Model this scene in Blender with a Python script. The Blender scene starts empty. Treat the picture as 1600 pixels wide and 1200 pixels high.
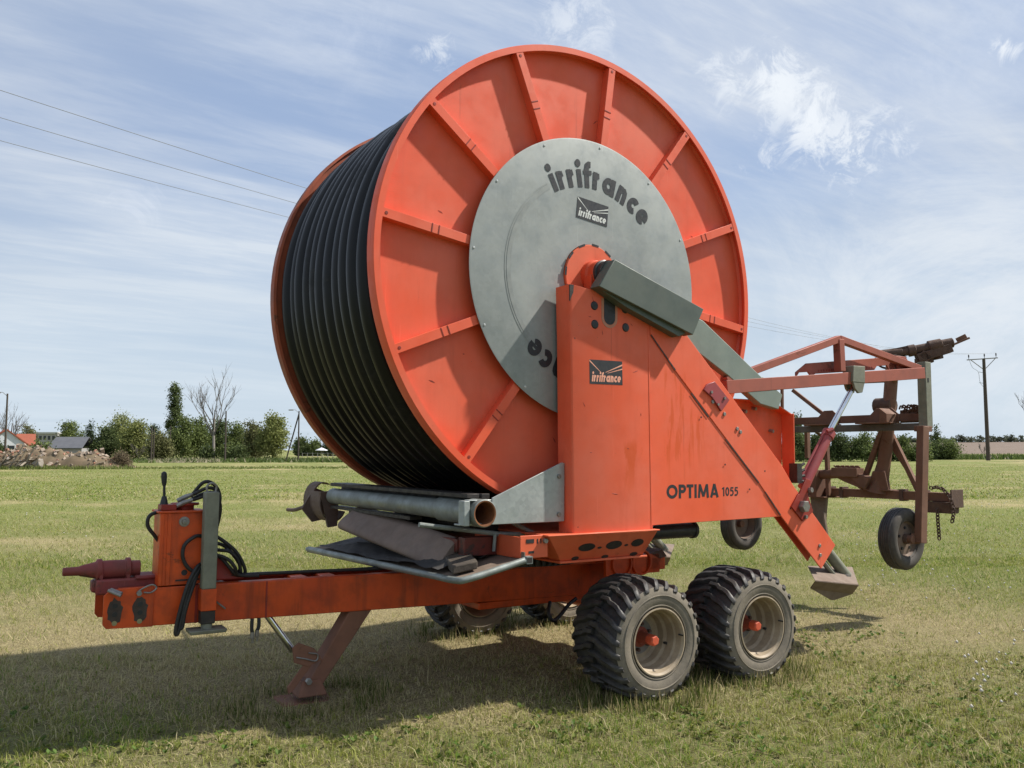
import bpy, bmesh, math, random
import numpy as np
from mathutils import Vector, Matrix, Euler
R = math.radians
scene = bpy.context.scene
COL = scene.collection

# ------------------------------------------------------------------ camera
CAM = Vector((-3.739, -5.619, 1.652))
FW = Vector((0.55441, 0.82865, 0.07728)).normalized()
RT = Vector((0.83122, -0.55594, -0.00202)).normalized()
UP = RT.cross(FW).normalized()
cd = bpy.data.cameras.new('camera'); cam = bpy.data.objects.new('camera', cd); COL.objects.link(cam)
cam.matrix_world = Matrix.Translation(CAM) @ Matrix((RT, UP, -FW)).transposed().to_4x4()
cd.sensor_width = 36.0; cd.lens = 36.0 * 1321.7 / 1600.0
cd.clip_start = 0.05; cd.clip_end = 9000.0
scene.camera = cam

# ------------------------------------------------------------------ sky, sun, exposure
SUNDIR = Vector((2.38, -1.0, 2.95)).normalized()
scene.view_settings.view_transform = 'Standard'
scene.view_settings.look = 'None'
scene.view_settings.exposure = 0.95
scene.view_settings.gamma = 1.0
scene.view_settings.use_curve_mapping = False

def build_world():
    w = bpy.data.worlds.new('World'); scene.world = w; w.use_nodes = True
    nt = w.node_tree; nt.nodes.clear(); L = nt.links
    N = lambda t, **k: _set(nt.nodes.new(t), k)
    out = N('ShaderNodeOutputWorld'); bg = N('ShaderNodeBackground')
    sky = N('ShaderNodeTexSky'); sky.sky_type = 'NISHITA'; sky.sun_disc = False
    sky.sun_elevation = math.asin(SUNDIR.z); sky.sun_rotation = math.atan2(SUNDIR.x, SUNDIR.y)
    sky.altitude = 100; sky.air_density = 1.0; sky.dust_density = 1.2; sky.ozone_density = 1.2
    bg.inputs['Strength'].default_value = 0.10
    tc = N('ShaderNodeTexCoord'); sep = N('ShaderNodeSeparateXYZ')
    L.new(tc.outputs['Generated'], sep.inputs[0])
    zc = N('ShaderNodeMath', operation='ADD'); zc.inputs[1].default_value = 0.10
    L.new(sep.outputs['Z'], zc.inputs[0])
    zm = N('ShaderNodeMath', operation='MAXIMUM'); zm.inputs[1].default_value = 0.03; L.new(zc.outputs[0], zm.inputs[0])
    dx = N('ShaderNodeMath', operation='DIVIDE'); dy = N('ShaderNodeMath', operation='DIVIDE')
    L.new(sep.outputs['X'], dx.inputs[0]); L.new(zm.outputs[0], dx.inputs[1])
    L.new(sep.outputs['Y'], dy.inputs[0]); L.new(zm.outputs[0], dy.inputs[1])
    cmb = N('ShaderNodeCombineXYZ'); L.new(dx.outputs[0], cmb.inputs[0]); L.new(dy.outputs[0], cmb.inputs[1])
    def noise(vec, scale, detail, rough, rot=0.0, sx=1.0, sy=1.0, dist=0.0, off=(0, 0, 0)):
        mp = N('ShaderNodeMapping'); mp.inputs['Rotation'].default_value = (0, 0, rot); mp.inputs['Scale'].default_value = (sx, sy, 1)
        mp.inputs['Location'].default_value = off
        L.new(vec, mp.inputs['Vector'])
        n = N('ShaderNodeTexNoise'); n.inputs['Scale'].default_value = scale; n.inputs['Detail'].default_value = detail
        n.inputs['Roughness'].default_value = rough; n.inputs['Distortion'].default_value = dist
        L.new(mp.outputs[0], n.inputs['Vector']); return n.outputs['Fac']
    def ramp(v, a, b, lo=0.0, hi=1.0):
        m = N('ShaderNodeMapRange'); m.interpolation_type = 'SMOOTHSTEP'
        for i, x in zip((1, 2, 3, 4), (a, b, lo, hi)): m.inputs[i].default_value = x
        L.new(v, m.inputs[0]); return m.outputs[0]
    def math2(op, a, b):
        m = N('ShaderNodeMath', operation=op)
        for i, x in enumerate((a, b)):
            if isinstance(x, (int, float)): m.inputs[i].default_value = x
            else: L.new(x, m.inputs[i])
        return m.outputs[0]
    def mix(f, a, b):
        m = N('ShaderNodeMix'); m.data_type = 'RGBA'
        if isinstance(f, float): m.inputs[0].default_value = f
        else: L.new(f, m.inputs[0])
        for i, x in ((6, a), (7, b)):
            if isinstance(x, tuple): m.inputs[i].default_value = (*x, 1)
            else: L.new(x, m.inputs[i])
        return m.outputs[2]
    P = cmb.outputs[0]
    # broad thin sheet, long streaks, mottles
    s1 = ramp(noise(P, 0.55, 6, 0.55, rot=R(-20), sx=1.0, sy=1.7, dist=0.3), 0.36, 0.66)
    s2 = ramp(noise(P, 1.6, 7, 0.6, rot=R(-30), sx=0.55, sy=1.9, dist=0.25, off=(3.1, 1.7, 0)), 0.42, 0.68)
    s3 = ramp(noise(P, 0.35, 4, 0.5, rot=R(10), off=(7.3, 2.2, 0)), 0.40, 0.68)
    veil = math2('MINIMUM', math2('ADD', math2('MULTIPLY', s1, 0.60), math2('MULTIPLY', s2, 0.50)), 1.0)
    c0 = mix(0.80, sky.outputs[0], (1.85, 2.38, 3.42))          # thin high veil everywhere
    s4 = ramp(noise(P, 5.5, 8, 0.68, rot=R(-24), sx=0.45, sy=2.2, dist=0.5, off=(1.3, 5.7, 0)), 0.40, 0.75)
    veil = math2('MINIMUM', math2('ADD', veil, math2('MULTIPLY', s4, math2('ADD', math2('MULTIPLY', s1, 0.30), 0.10))), 1.0)
    c1 = mix(veil, c0, (3.62, 3.95, 4.45))
    c2 = mix(math2('MULTIPLY', s3, 0.45), c1, (2.05, 2.48, 3.25))   # greyer-blue thicker parts
    # horizon brightening of cirrus
    hz = ramp(sep.outputs['Z'], 0.0, 0.36, 0.80, 0.0)
    c3 = mix(hz, c2, (3.35, 3.90, 4.35))
    # one fleecy cloud, to the right of the reel, and a few scraps
    def puff(vec, c, r0, r1, scale, lo, hi, amount, col, src, sx=1.0, sy=1.0, off=(0, 0, 0)):
        d = N('ShaderNodeVectorMath', operation='DISTANCE'); d.inputs[1].default_value = c
        L.new(tc.outputs['Generated'], d.inputs[0])
        m = ramp(d.outputs['Value'], r0, r1, 1.0, 0.0)
        n = noise(tc.outputs['Generated'], scale, 10, 0.72, dist=0.7, off=off)
        k = math2('ADD', math2('MULTIPLY', m, 0.85), math2('MULTIPLY', math2('ADD', n, -0.5), 3.2))
        k = ramp(k, lo, hi); k = math2('MULTIPLY', k, m); k = math2('MULTIPLY', k, amount)
        return mix(k, src, col)
    def dirpx(px, py):
        v = (FW + RT * ((px - 800) / 1321.7) - UP * ((py - 600) / 1321.7)).normalized(); return tuple(v)
    W = (4.6, 4.85, 5.15)
    c4 = puff(None, dirpx(1500, 450), 0.0, 0.34, 4, 0.10, 1.0, 0.85, (4.15, 4.42, 4.72), c3, off=(2, 7, 0))
    c4 = puff(None, dirpx(1500, 40), 0.0, 0.22, 5, 0.30, 1.4, 0.55, (3.9, 4.3, 4.95), c4, off=(7, 7, 0))
    c4 = puff(None, dirpx(520, 20), 0.0, 0.20, 5, 0.35, 1.5, 0.45, (3.8, 4.2, 4.9), c4, off=(1, 7, 4))
    c4 = puff(None, dirpx(1215, 130), 0.0, 0.085, 22, 0.40, 0.95, 0.95, W, c4)
    c4 = puff(None, dirpx(1265, 185), 0.0, 0.085, 24, 0.35, 0.90, 0.97, W, c4, off=(3, 2, 1))
    c4 = puff(None, dirpx(1140, 118), 0.0, 0.075, 26, 0.50, 1.1, 0.65, W, c4, off=(2, 1, 0))
    c4 = puff(None, dirpx(1320, 222), 0.0, 0.085, 30, 0.50, 1.0, 0.80, W, c4, off=(1, 4, 0))
    c4 = puff(None, dirpx(1390, 210), 0.0, 0.065, 34, 0.50, 1.1, 0.6, W, c4, off=(6, 4, 0))
    c4 = puff(None, dirpx(1195, 245), 0.0, 0.06, 30, 0.55, 1.1, 0.55, W, c4, off=(9, 1, 3))
    c4 = puff(None, dirpx(1572, 75), 0.0, 0.03, 36, 0.45, 1.1, 0.85, W, c4, off=(5, 2, 0))
    c4 = puff(None, dirpx(215, 320), 0.0, 0.075, 14, 0.45, 1.3, 0.55, (4.2, 4.5, 5.0), c4, off=(4, 4, 1))
    c4 = puff(None, dirpx(685, 80), 0.0, 0.055, 30, 0.50, 1.2, 0.6, W, c4, off=(3, 3, 1))
    c4 = puff(None, dirpx(900, 45), 0.0, 0.10, 26, 0.50, 1.2, 0.55, W, c4, off=(8, 3, 1))
    L.new(c4, bg.inputs['Color']); L.new(bg.outputs[0], out.inputs[0])
def _set(n, k):
    for a, b in k.items(): setattr(n, a, b)
    return n
build_world()
sl = bpy.data.lights.new('sun', 'SUN'); sl.energy = 3.6; sl.angle = R(1.3); sl.color = (1.0, 0.94, 0.85)
sun = bpy.data.objects.new('sun', sl); COL.objects.link(sun); sun.location = (20, -10, 30)
sun.rotation_euler = (-SUNDIR).to_track_quat('-Z', 'Y').to_euler()

# ------------------------------------------------------------------ materials
class NT:
    def __init__(s, name):
        s.m = bpy.data.materials.new(name); s.m.use_nodes = True; s.nt = s.m.node_tree; s.nt.nodes.clear()
        s.out = s.n('ShaderNodeOutputMaterial'); s.b = s.n('ShaderNodeBsdfPrincipled'); s.l(s.b.outputs[0], s.out.inputs[0])
        s.tc = s.n('ShaderNodeTexCoord')
    def n(s, t, **k): return _set(s.nt.nodes.new(t), k)
    def l(s, a, b): s.nt.links.new(a, b)
    def noise(s, scale, detail=5, rough=0.55, sc=(1, 1, 1), off=(0, 0, 0), rot=(0, 0, 0), dist=0.0):
        mp = s.n('ShaderNodeMapping'); mp.inputs['Scale'].default_value = sc; mp.inputs['Location'].default_value = off; mp.inputs['Rotation'].default_value = rot
        s.l(s.tc.outputs['Object'], mp.inputs[0]); n = s.n('ShaderNodeTexNoise')
        n.inputs['Scale'].default_value = scale; n.inputs['Detail'].default_value = detail; n.inputs['Roughness'].default_value = rough
        n.inputs['Distortion'].default_value = dist
        s.l(mp.outputs[0], n.inputs['Vector']); return n.outputs['Fac']
    def ramp(s, v, a, b, lo=0.0, hi=1.0):
        m = s.n('ShaderNodeMapRange'); m.interpolation_type = 'SMOOTHSTEP'
        for i, x in zip((1, 2, 3, 4), (a, b, lo, hi)): m.inputs[i].default_value = x
        s.l(v, m.inputs[0]); return m.outputs[0]
    def mul(s, a, b, op='MULTIPLY'):
        m = s.n('ShaderNodeMath', operation=op)
        for i, x in enumerate((a, b)):
            if isinstance(x, (int, float)): m.inputs[i].default_value = x
            else: s.l(x, m.inputs[i])
        return m.outputs[0]
    def mix(s, f, a, b):
        m = s.n('ShaderNodeMix'); m.data_type = 'RGBA'
        if isinstance(f, (int, float)): m.inputs[0].default_value = f
        else: s.l(f, m.inputs[0])
        for i, x in ((6, a), (7, b)):
            if isinstance(x, tuple): m.inputs[i].default_value = (*x[:3], 1)
            else: s.l(x, m.inputs[i])
        return m.outputs[2]
    def color(s, c): 
        if isinstance(c, tuple): s.b.inputs['Base Color'].default_value = (*c, 1)
        else: s.l(c, s.b.inputs['Base Color'])
    def rough(s, r):
        if isinstance(r, (int, float)): s.b.inputs['Roughness'].default_value = r
        else: s.l(r, s.b.inputs['Roughness'])
    def bump(s, h, strength=0.3, dist=0.01):
        b = s.n('ShaderNodeBump'); b.inputs['Strength'].default_value = strength; b.inputs['Distance'].default_value = dist
        s.l(h, b.inputs['Height']); s.l(b.outputs[0], s.b.inputs['Normal'])

def mat_paint(name, base, faded, dirt, dirt_amt=0.5, rough=0.5, rust=0.0, chips=0.0, streak=0.35, drips=None, rustcol=(0.09, 0.035, 0.015)):
    m = NT(name)
    big = m.ramp(m.noise(1.3, 5, 0.6), 0.35, 0.68)
    mid = m.ramp(m.noise(7, 6, 0.6, off=(2, 5, 1)), 0.40, 0.75)
    c = m.mix(m.mul(big, 0.8), base, faded)
    st = m.ramp(m.noise(1.0, 6, 0.6, sc=(9, 9, 0.7), off=(1, 3, 7)), 0.50, 0.78)
    c = m.mix(m.mul(st, streak), c, dirt)
    c = m.mix(m.mul(mid, dirt_amt * 0.5), c, dirt)
    fine = m.ramp(m.noise(60, 4, 0.7, off=(4, 1, 2)), 0.60, 0.80)
    c = m.mix(m.mul(fine, 0.25 * dirt_amt), c, dirt)
    w1 = m.ramp(m.noise(1.0, 3, 0.6, sc=(70, 70, 2.0), rot=(0, 0.8, 0), off=(2, 0, 5)), 0.70, 0.74)
    w2 = m.ramp(m.noise(1.0, 3, 0.6, sc=(70, 70, 2.0), rot=(0, -0.5, 0), off=(6, 0, 1)), 0.71, 0.75)
    c = m.mix(m.mul(m.mul(w1, w2, 'ADD'), 0.30), c, tuple(min(1, x * 1.25 + 0.03) for x in faded))
    run = m.mul(m.ramp(m.noise(1.0, 5, 0.6, sc=(26, 26, 0.8), off=(4, 9, 2)), 0.62, 0.70), m.ramp(m.noise(1.6, 4, 0.6, off=(3, 8, 8)), 0.48, 0.62))
    c = m.mix(m.mul(run, 0.55 * streak + 0.15), c, tuple(x * 0.55 for x in dirt))
    spk = m.ramp(m.noise(95, 2, 0.5, off=(5, 5, 1)), 0.74, 0.78); c = m.mix(m.mul(spk, 0.6), c, (0.10, 0.045, 0.03))
    if drips:
        # bright drip marks where fluid washed the faded paint: a stain with its own shape
        for (x0, x1, z0, z1, sc) in drips:
            sep = m.n('ShaderNodeSeparateXYZ'); m.l(m.tc.outputs['Object'], sep.inputs[0])
            a = m.mul(m.ramp(sep.outputs['X'], x0, x0 + 0.03), m.ramp(sep.outputs['X'], x1 - 0.03, x1, 1, 0))
            b = m.mul(m.ramp(sep.outputs['Z'], z0, z0 + 0.35), m.ramp(sep.outputs['Z'], z1 - 0.1, z1, 1, 0))
            d = m.ramp(m.noise(1.0, 5, 0.65, sc=(sc, 1, 2.2), off=(x0, 0, 3)), 0.50, 0.58)
            k = m.mul(m.mul(a, b), m.mul(d, 0.85))
            c = m.mix(k, c, (0.60, 0.085, 0.018))
    if rust > 0:
        r = m.ramp(m.noise(4.5, 10, 0.78, off=(9, 2, 4), sc=(1, 1, 1.3), dist=0.6), 0.62 - 0.2 * rust, 0.66 - 0.2 * rust)
        c = m.mix(m.mul(r, min(1, 0.5 + rust)), c, rustcol)
    if chips > 0:
        ch = m.ramp(m.noise(26, 6, 0.7, off=(3, 3, 9)), 0.72 - 0.12 * chips, 0.74 - 0.12 * chips)
        c = m.mix(m.mul(ch, 0.9), c, (0.045, 0.03, 0.025))
    m.color(c)
    m.rough(m.ramp(m.noise(5, 5, 0.6, off=(7, 7, 7)), 0.3, 0.7, rough - 0.1, rough + 0.15))
    m.b.inputs['Specular IOR Level'].default_value = 0.35
    m.bump(m.noise(2.2, 3, 0.5, off=(5, 5, 5)), 0.12, 0.02)
    return m.m

def mat_simple(name, base, var, rough=0.6, metal=0.0, scale=8.0, bump=0.0, spec=0.4, amt=0.7, sc=(1, 1, 1), bscale=40):
    m = NT(name)
    a = m.ramp(m.noise(scale, 6, 0.62, sc=sc), 0.33, 0.70); b = m.ramp(m.noise(scale * 5, 5, 0.65, sc=sc, off=(3, 1, 4)), 0.40, 0.72)
    c = m.mix(m.mul(a, amt), base, var); c = m.mix(m.mul(b, amt * 0.4), c, var)
    m.color(c); m.rough(m.ramp(m.noise(scale * 2, 5, 0.6, off=(8, 8, 1)), 0.3, 0.7, max(0.05, rough - 0.12), min(1, rough + 0.12)))
    m.b.inputs['Metallic'].default_value = metal; m.b.inputs['Specular IOR Level'].default_value = spec
    if bump > 0: m.bump(m.noise(bscale, 6, 0.65), bump, 0.01)
    return m.m

def mat_galv(name, base, var, spangle=True, scratch=0.4, rough=0.5, metal=0.35):
    m = NT(name)
    v = m.n('ShaderNodeTexVoronoi'); v.inputs['Scale'].default_value = 38
    m.l(m.tc.outputs['Object'], v.inputs['Vector'])
    sp = m.n('ShaderNodeSeparateColor'); m.l(v.outputs['Color'], sp.inputs[0])
    c = m.mix(m.ramp(m.noise(2.2, 6, 0.65), 0.3, 0.72), base, var)
    hi = tuple(min(1, x * 1.35) for x in base)
    c = m.mix(m.mul(sp.outputs[0], (0.35 if metal > 0.3 else 0.16) if spangle else 0.08), c, hi)
    s1 = m.ramp(m.noise(1.0, 4, 0.6, sc=(60, 60, 1.5), rot=(0, 0.6, 0)), 0.66, 0.75)
    s2 = m.ramp(m.noise(1.0, 4, 0.6, sc=(60, 60, 1.5), rot=(0, -1.1, 0), off=(3, 0, 0)), 0.68, 0.76)
    c = m.mix(m.mul(m.mul(s1, s2, 'ADD'), scratch * 0.5), c, tuple(x * 1.45 for x in base))
    d = m.ramp(m.noise(5, 7, 0.7, off=(1, 6, 2)), 0.58, 0.78)
    c = m.mix(m.mul(d, 0.35), c, tuple(x * 0.6 for x in var))
    m.color(c); m.b.inputs['Metallic'].default_value = metal
    m.rough(m.ramp(m.noise(6, 5, 0.6), 0.3, 0.7, rough - 0.1, rough + 0.14))
    m.bump(m.noise(1.6, 3, 0.5, off=(2, 2, 2)), 0.10, 0.03)
    return m.m

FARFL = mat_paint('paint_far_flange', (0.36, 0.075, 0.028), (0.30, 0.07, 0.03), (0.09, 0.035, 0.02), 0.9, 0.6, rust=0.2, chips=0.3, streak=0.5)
ORANGE = mat_paint('paint_orange', (0.66, 0.110, 0.042), (0.62, 0.140, 0.068), (0.30, 0.055, 0.022), 0.45, 0.5, streak=0.3)
FLANGE = mat_paint('paint_flange', (0.72, 0.100, 0.040), (0.68, 0.140, 0.076), (0.42, 0.070, 0.032), 0.35, 0.46, streak=0.22)
TOWER = mat_paint('paint_tower', (0.74, 0.110, 0.042), (0.70, 0.152, 0.086), (0.50, 0.062, 0.018), 0.4, 0.5, streak=0.32, chips=0.1,
                  drips=[(0.52, 0.82, 1.35, 2.28, 22), (0.78, 0.95, 1.45, 2.0, 26), (0.12, 0.36, 1.25, 1.75, 9)])
TOWER_SIDE = mat_paint('paint_edge', (0.55, 0.06, 0.016), (0.58, 0.09, 0.035), (0.2, 0.035, 0.015), 0.6, 0.5, chips=0.35)
RED = mat_paint('paint_drawbar', (0.64, 0.085, 0.012), (0.48, 0.055, 0.012), (0.13, 0.026, 0.012), 1.0, 0.42, rust=0.10, chips=0.25, streak=0.75)
REDDARK = mat_paint('paint_dark_red', (0.30, 0.03, 0.018), (0.24, 0.03, 0.02), (0.06, 0.02, 0.015), 0.9, 0.5, rust=0.2, chips=0.3, streak=0.5)
PINK = mat_paint('paint_faded_arm', (0.33, 0.095, 0.064), (0.29, 0.085, 0.06), (0.15, 0.055, 0.04), 0.7, 0.6, rust=0.10, streak=0.35)
CYLRED = mat_paint('paint_cylinder', (0.28, 0.045, 0.050), (0.33, 0.08, 0.08), (0.10, 0.03, 0.03), 0.6, 0.45, streak=0.3)
RUST = mat_paint('rusty_steel', (0.155, 0.075, 0.046), (0.205, 0.115, 0.078), (0.085, 0.043, 0.028), 1.0, 0.8, rust=0.1, streak=0.3)
RUSTDARK = mat_simple('rusty_dark_steel', (0.075, 0.043, 0.032), (0.125, 0.075, 0.052), 0.8, scale=14, bump=0.4)
CHUTE = mat_simple('dusty_steel', (0.20, 0.15, 0.115), (0.13, 0.095, 0.07), 0.75, scale=7, bump=0.15)
HUBM = mat_paint('paint_wheel_hub', (0.22, 0.045, 0.025), (0.25, 0.06, 0.035), (0.06, 0.03, 0.02), 0.9, 0.6, rust=0.15)
BARM = mat_simple('grimy_grey_bar', (0.105, 0.098, 0.080), (0.06, 0.05, 0.042), 0.7, scale=8, bump=0.15)
HITCH = mat_paint('paint_hitch', (0.21, 0.035, 0.034), (0.24, 0.06, 0.05), (0.08, 0.035, 0.028), 1.0, 0.6, rust=0.22, chips=0.5, streak=0.5, rustcol=(0.07, 0.04, 0.03))
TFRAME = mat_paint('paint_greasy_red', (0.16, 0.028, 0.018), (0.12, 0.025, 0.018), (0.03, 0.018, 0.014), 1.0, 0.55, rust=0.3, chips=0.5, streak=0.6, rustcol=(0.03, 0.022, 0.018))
LEG = mat_paint('paint_parking_leg', (0.200, 0.090, 0.055), (0.235, 0.112, 0.070), (0.11, 0.06, 0.042), 1.0, 0.75, rust=0.12, streak=0.5)
GALV = mat_galv('galvanised_sheet', (0.34, 0.37, 0.36), (0.25, 0.275, 0.27))
DISC = mat_galv('galvanised_disc', (0.285, 0.305, 0.295), (0.215, 0.235, 0.228), spangle=True, scratch=0.7, metal=0.2, rough=0.48)
COVER = mat_galv('grey_green_cover', (0.085, 0.105, 0.088), (0.065, 0.08, 0.068), spangle=False, scratch=0.35, metal=0.1)
COVER2 = mat_galv('grey_chain_guard', (0.20, 0.235, 0.205), (0.155, 0.185, 0.16), spangle=False, scratch=0.35, metal=0.15)
TUBEG = mat_simple('weathered_galvanised_tube', (0.235, 0.265, 0.255), (0.12, 0.125, 0.11), 0.5, 0.25, scale=6, bump=0.1)
GREYPOST = mat_simple('weathered_grey_post', (0.21, 0.215, 0.165), (0.13, 0.13, 0.10), 0.65, 0.1, scale=9, bump=0.15)
SHOE = mat_simple('dusty_brown_shoe', (0.150, 0.105, 0.078), (0.095, 0.068, 0.052), 0.8, scale=7, bump=0.2)
CHROME = mat_simple('chromed_rod', (0.72, 0.73, 0.75), (0.55, 0.56, 0.58), 0.16, 1.0, scale=4)
STEEL = mat_simple('worn_steel', (0.30, 0.29, 0.27), (0.16, 0.14, 0.12), 0.45, 0.6, scale=20)
RIVET = mat_simple('zinc_rivet', (0.52, 0.54, 0.53), (0.4, 0.42, 0.41), 0.4, 0.3, scale=30)
BLACK = mat_simple('black_plastic', (0.016, 0.017, 0.019), (0.035, 0.035, 0.036), 0.45, scale=20)
INK = mat_simple('black_lettering', (0.018, 0.020, 0.024), (0.032, 0.034, 0.038), 0.5, scale=30)
WHITEINK = mat_simple('white_lettering', (0.62, 0.64, 0.62), (0.50, 0.52, 0.5), 0.5, scale=30)
PINKINK = mat_simple('pale_orange_lettering', (0.72, 0.36, 0.26), (0.65, 0.25, 0.15), 0.5, scale=30)
def mat_hose():
    m = NT('black_polyethylene_hose'); d = m.ramp(m.noise(1.4, 7, 0.7, dist=0.5), 0.50, 0.72); f = m.ramp(m.noise(24, 5, 0.7, sc=(1, 0.5, 1), off=(3, 3, 3)), 0.48, 0.72)
    c = m.mix(m.mul(d, m.mul(f, 0.75)), (0.0038, 0.0043, 0.0053), (0.040, 0.036, 0.031)); m.color(c); m.rough(m.ramp(d, 0.0, 1.0, 0.36, 0.62)); m.b.inputs['Specular IOR Level'].default_value = 0.26; m.bump(m.noise(9, 5, 0.6), 0.06, 0.01); return m.m
HOSE = mat_hose()
RUBBER = mat_simple('hydraulic_hose_rubber', (0.014, 0.014, 0.015), (0.03, 0.028, 0.026), 0.5, scale=30)
TREAD = mat_simple('tyre_tread_rubber', (0.022, 0.022, 0.024), (0.085, 0.075, 0.062), 0.55, scale=9, bump=0.25, amt=0.6)
WALL = mat_simple('dusty_tyre_sidewall', (0.215, 0.185, 0.142), (0.125, 0.110, 0.088), 0.85, scale=7, bump=0.2)
RIM = mat_simple('cream_wheel_rim', (0.40, 0.325, 0.225), (0.235, 0.185, 0.13), 0.62, scale=7, bump=0.12, amt=0.85)
GREYRIM = mat_simple('grey_wheel_disc', (0.20, 0.185, 0.165), (0.12, 0.11, 0.10), 0.7, scale=9)
CARTRIM = mat_simple('brown_wheel_rim', (0.20, 0.140, 0.105), (0.12, 0.085, 0.066), 0.75, scale=9)
MATTING = mat_simple('brown_rubber_matting', (0.225, 0.165, 0.135), (0.15, 0.112, 0.094), 0.8, scale=5, bump=0.2)
DARKSHEET = mat_simple('dark_liner', (0.035, 0.034, 0.036), (0.065, 0.058, 0.052), 0.8, scale=6, bump=0.25)
OLDWOOD = mat_simple('weathered_wood', (0.085, 0.068, 0.052), (0.045, 0.036, 0.03), 0.85, scale=3, sc=(9, 2, 9), bump=0.5)
DARK = mat_simple('greasy_dark_steel', (0.020, 0.018, 0.017), (0.045, 0.035, 0.03), 0.6, scale=12, bump=0.2)
INNERRUST = mat_simple('rusty_pipe_bore', (0.22, 0.085, 0.03), (0.12, 0.05, 0.025), 0.85, scale=20)
POLEWOOD = mat_simple('tarred_pole_wood', (0.085, 0.068, 0.055), (0.05, 0.04, 0.034), 0.9, scale=3, sc=(6, 6, 0.4))
WIRE = mat_simple('power_wire', (0.20, 0.21, 0.23), (0.16, 0.17, 0.18), 0.6)

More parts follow.
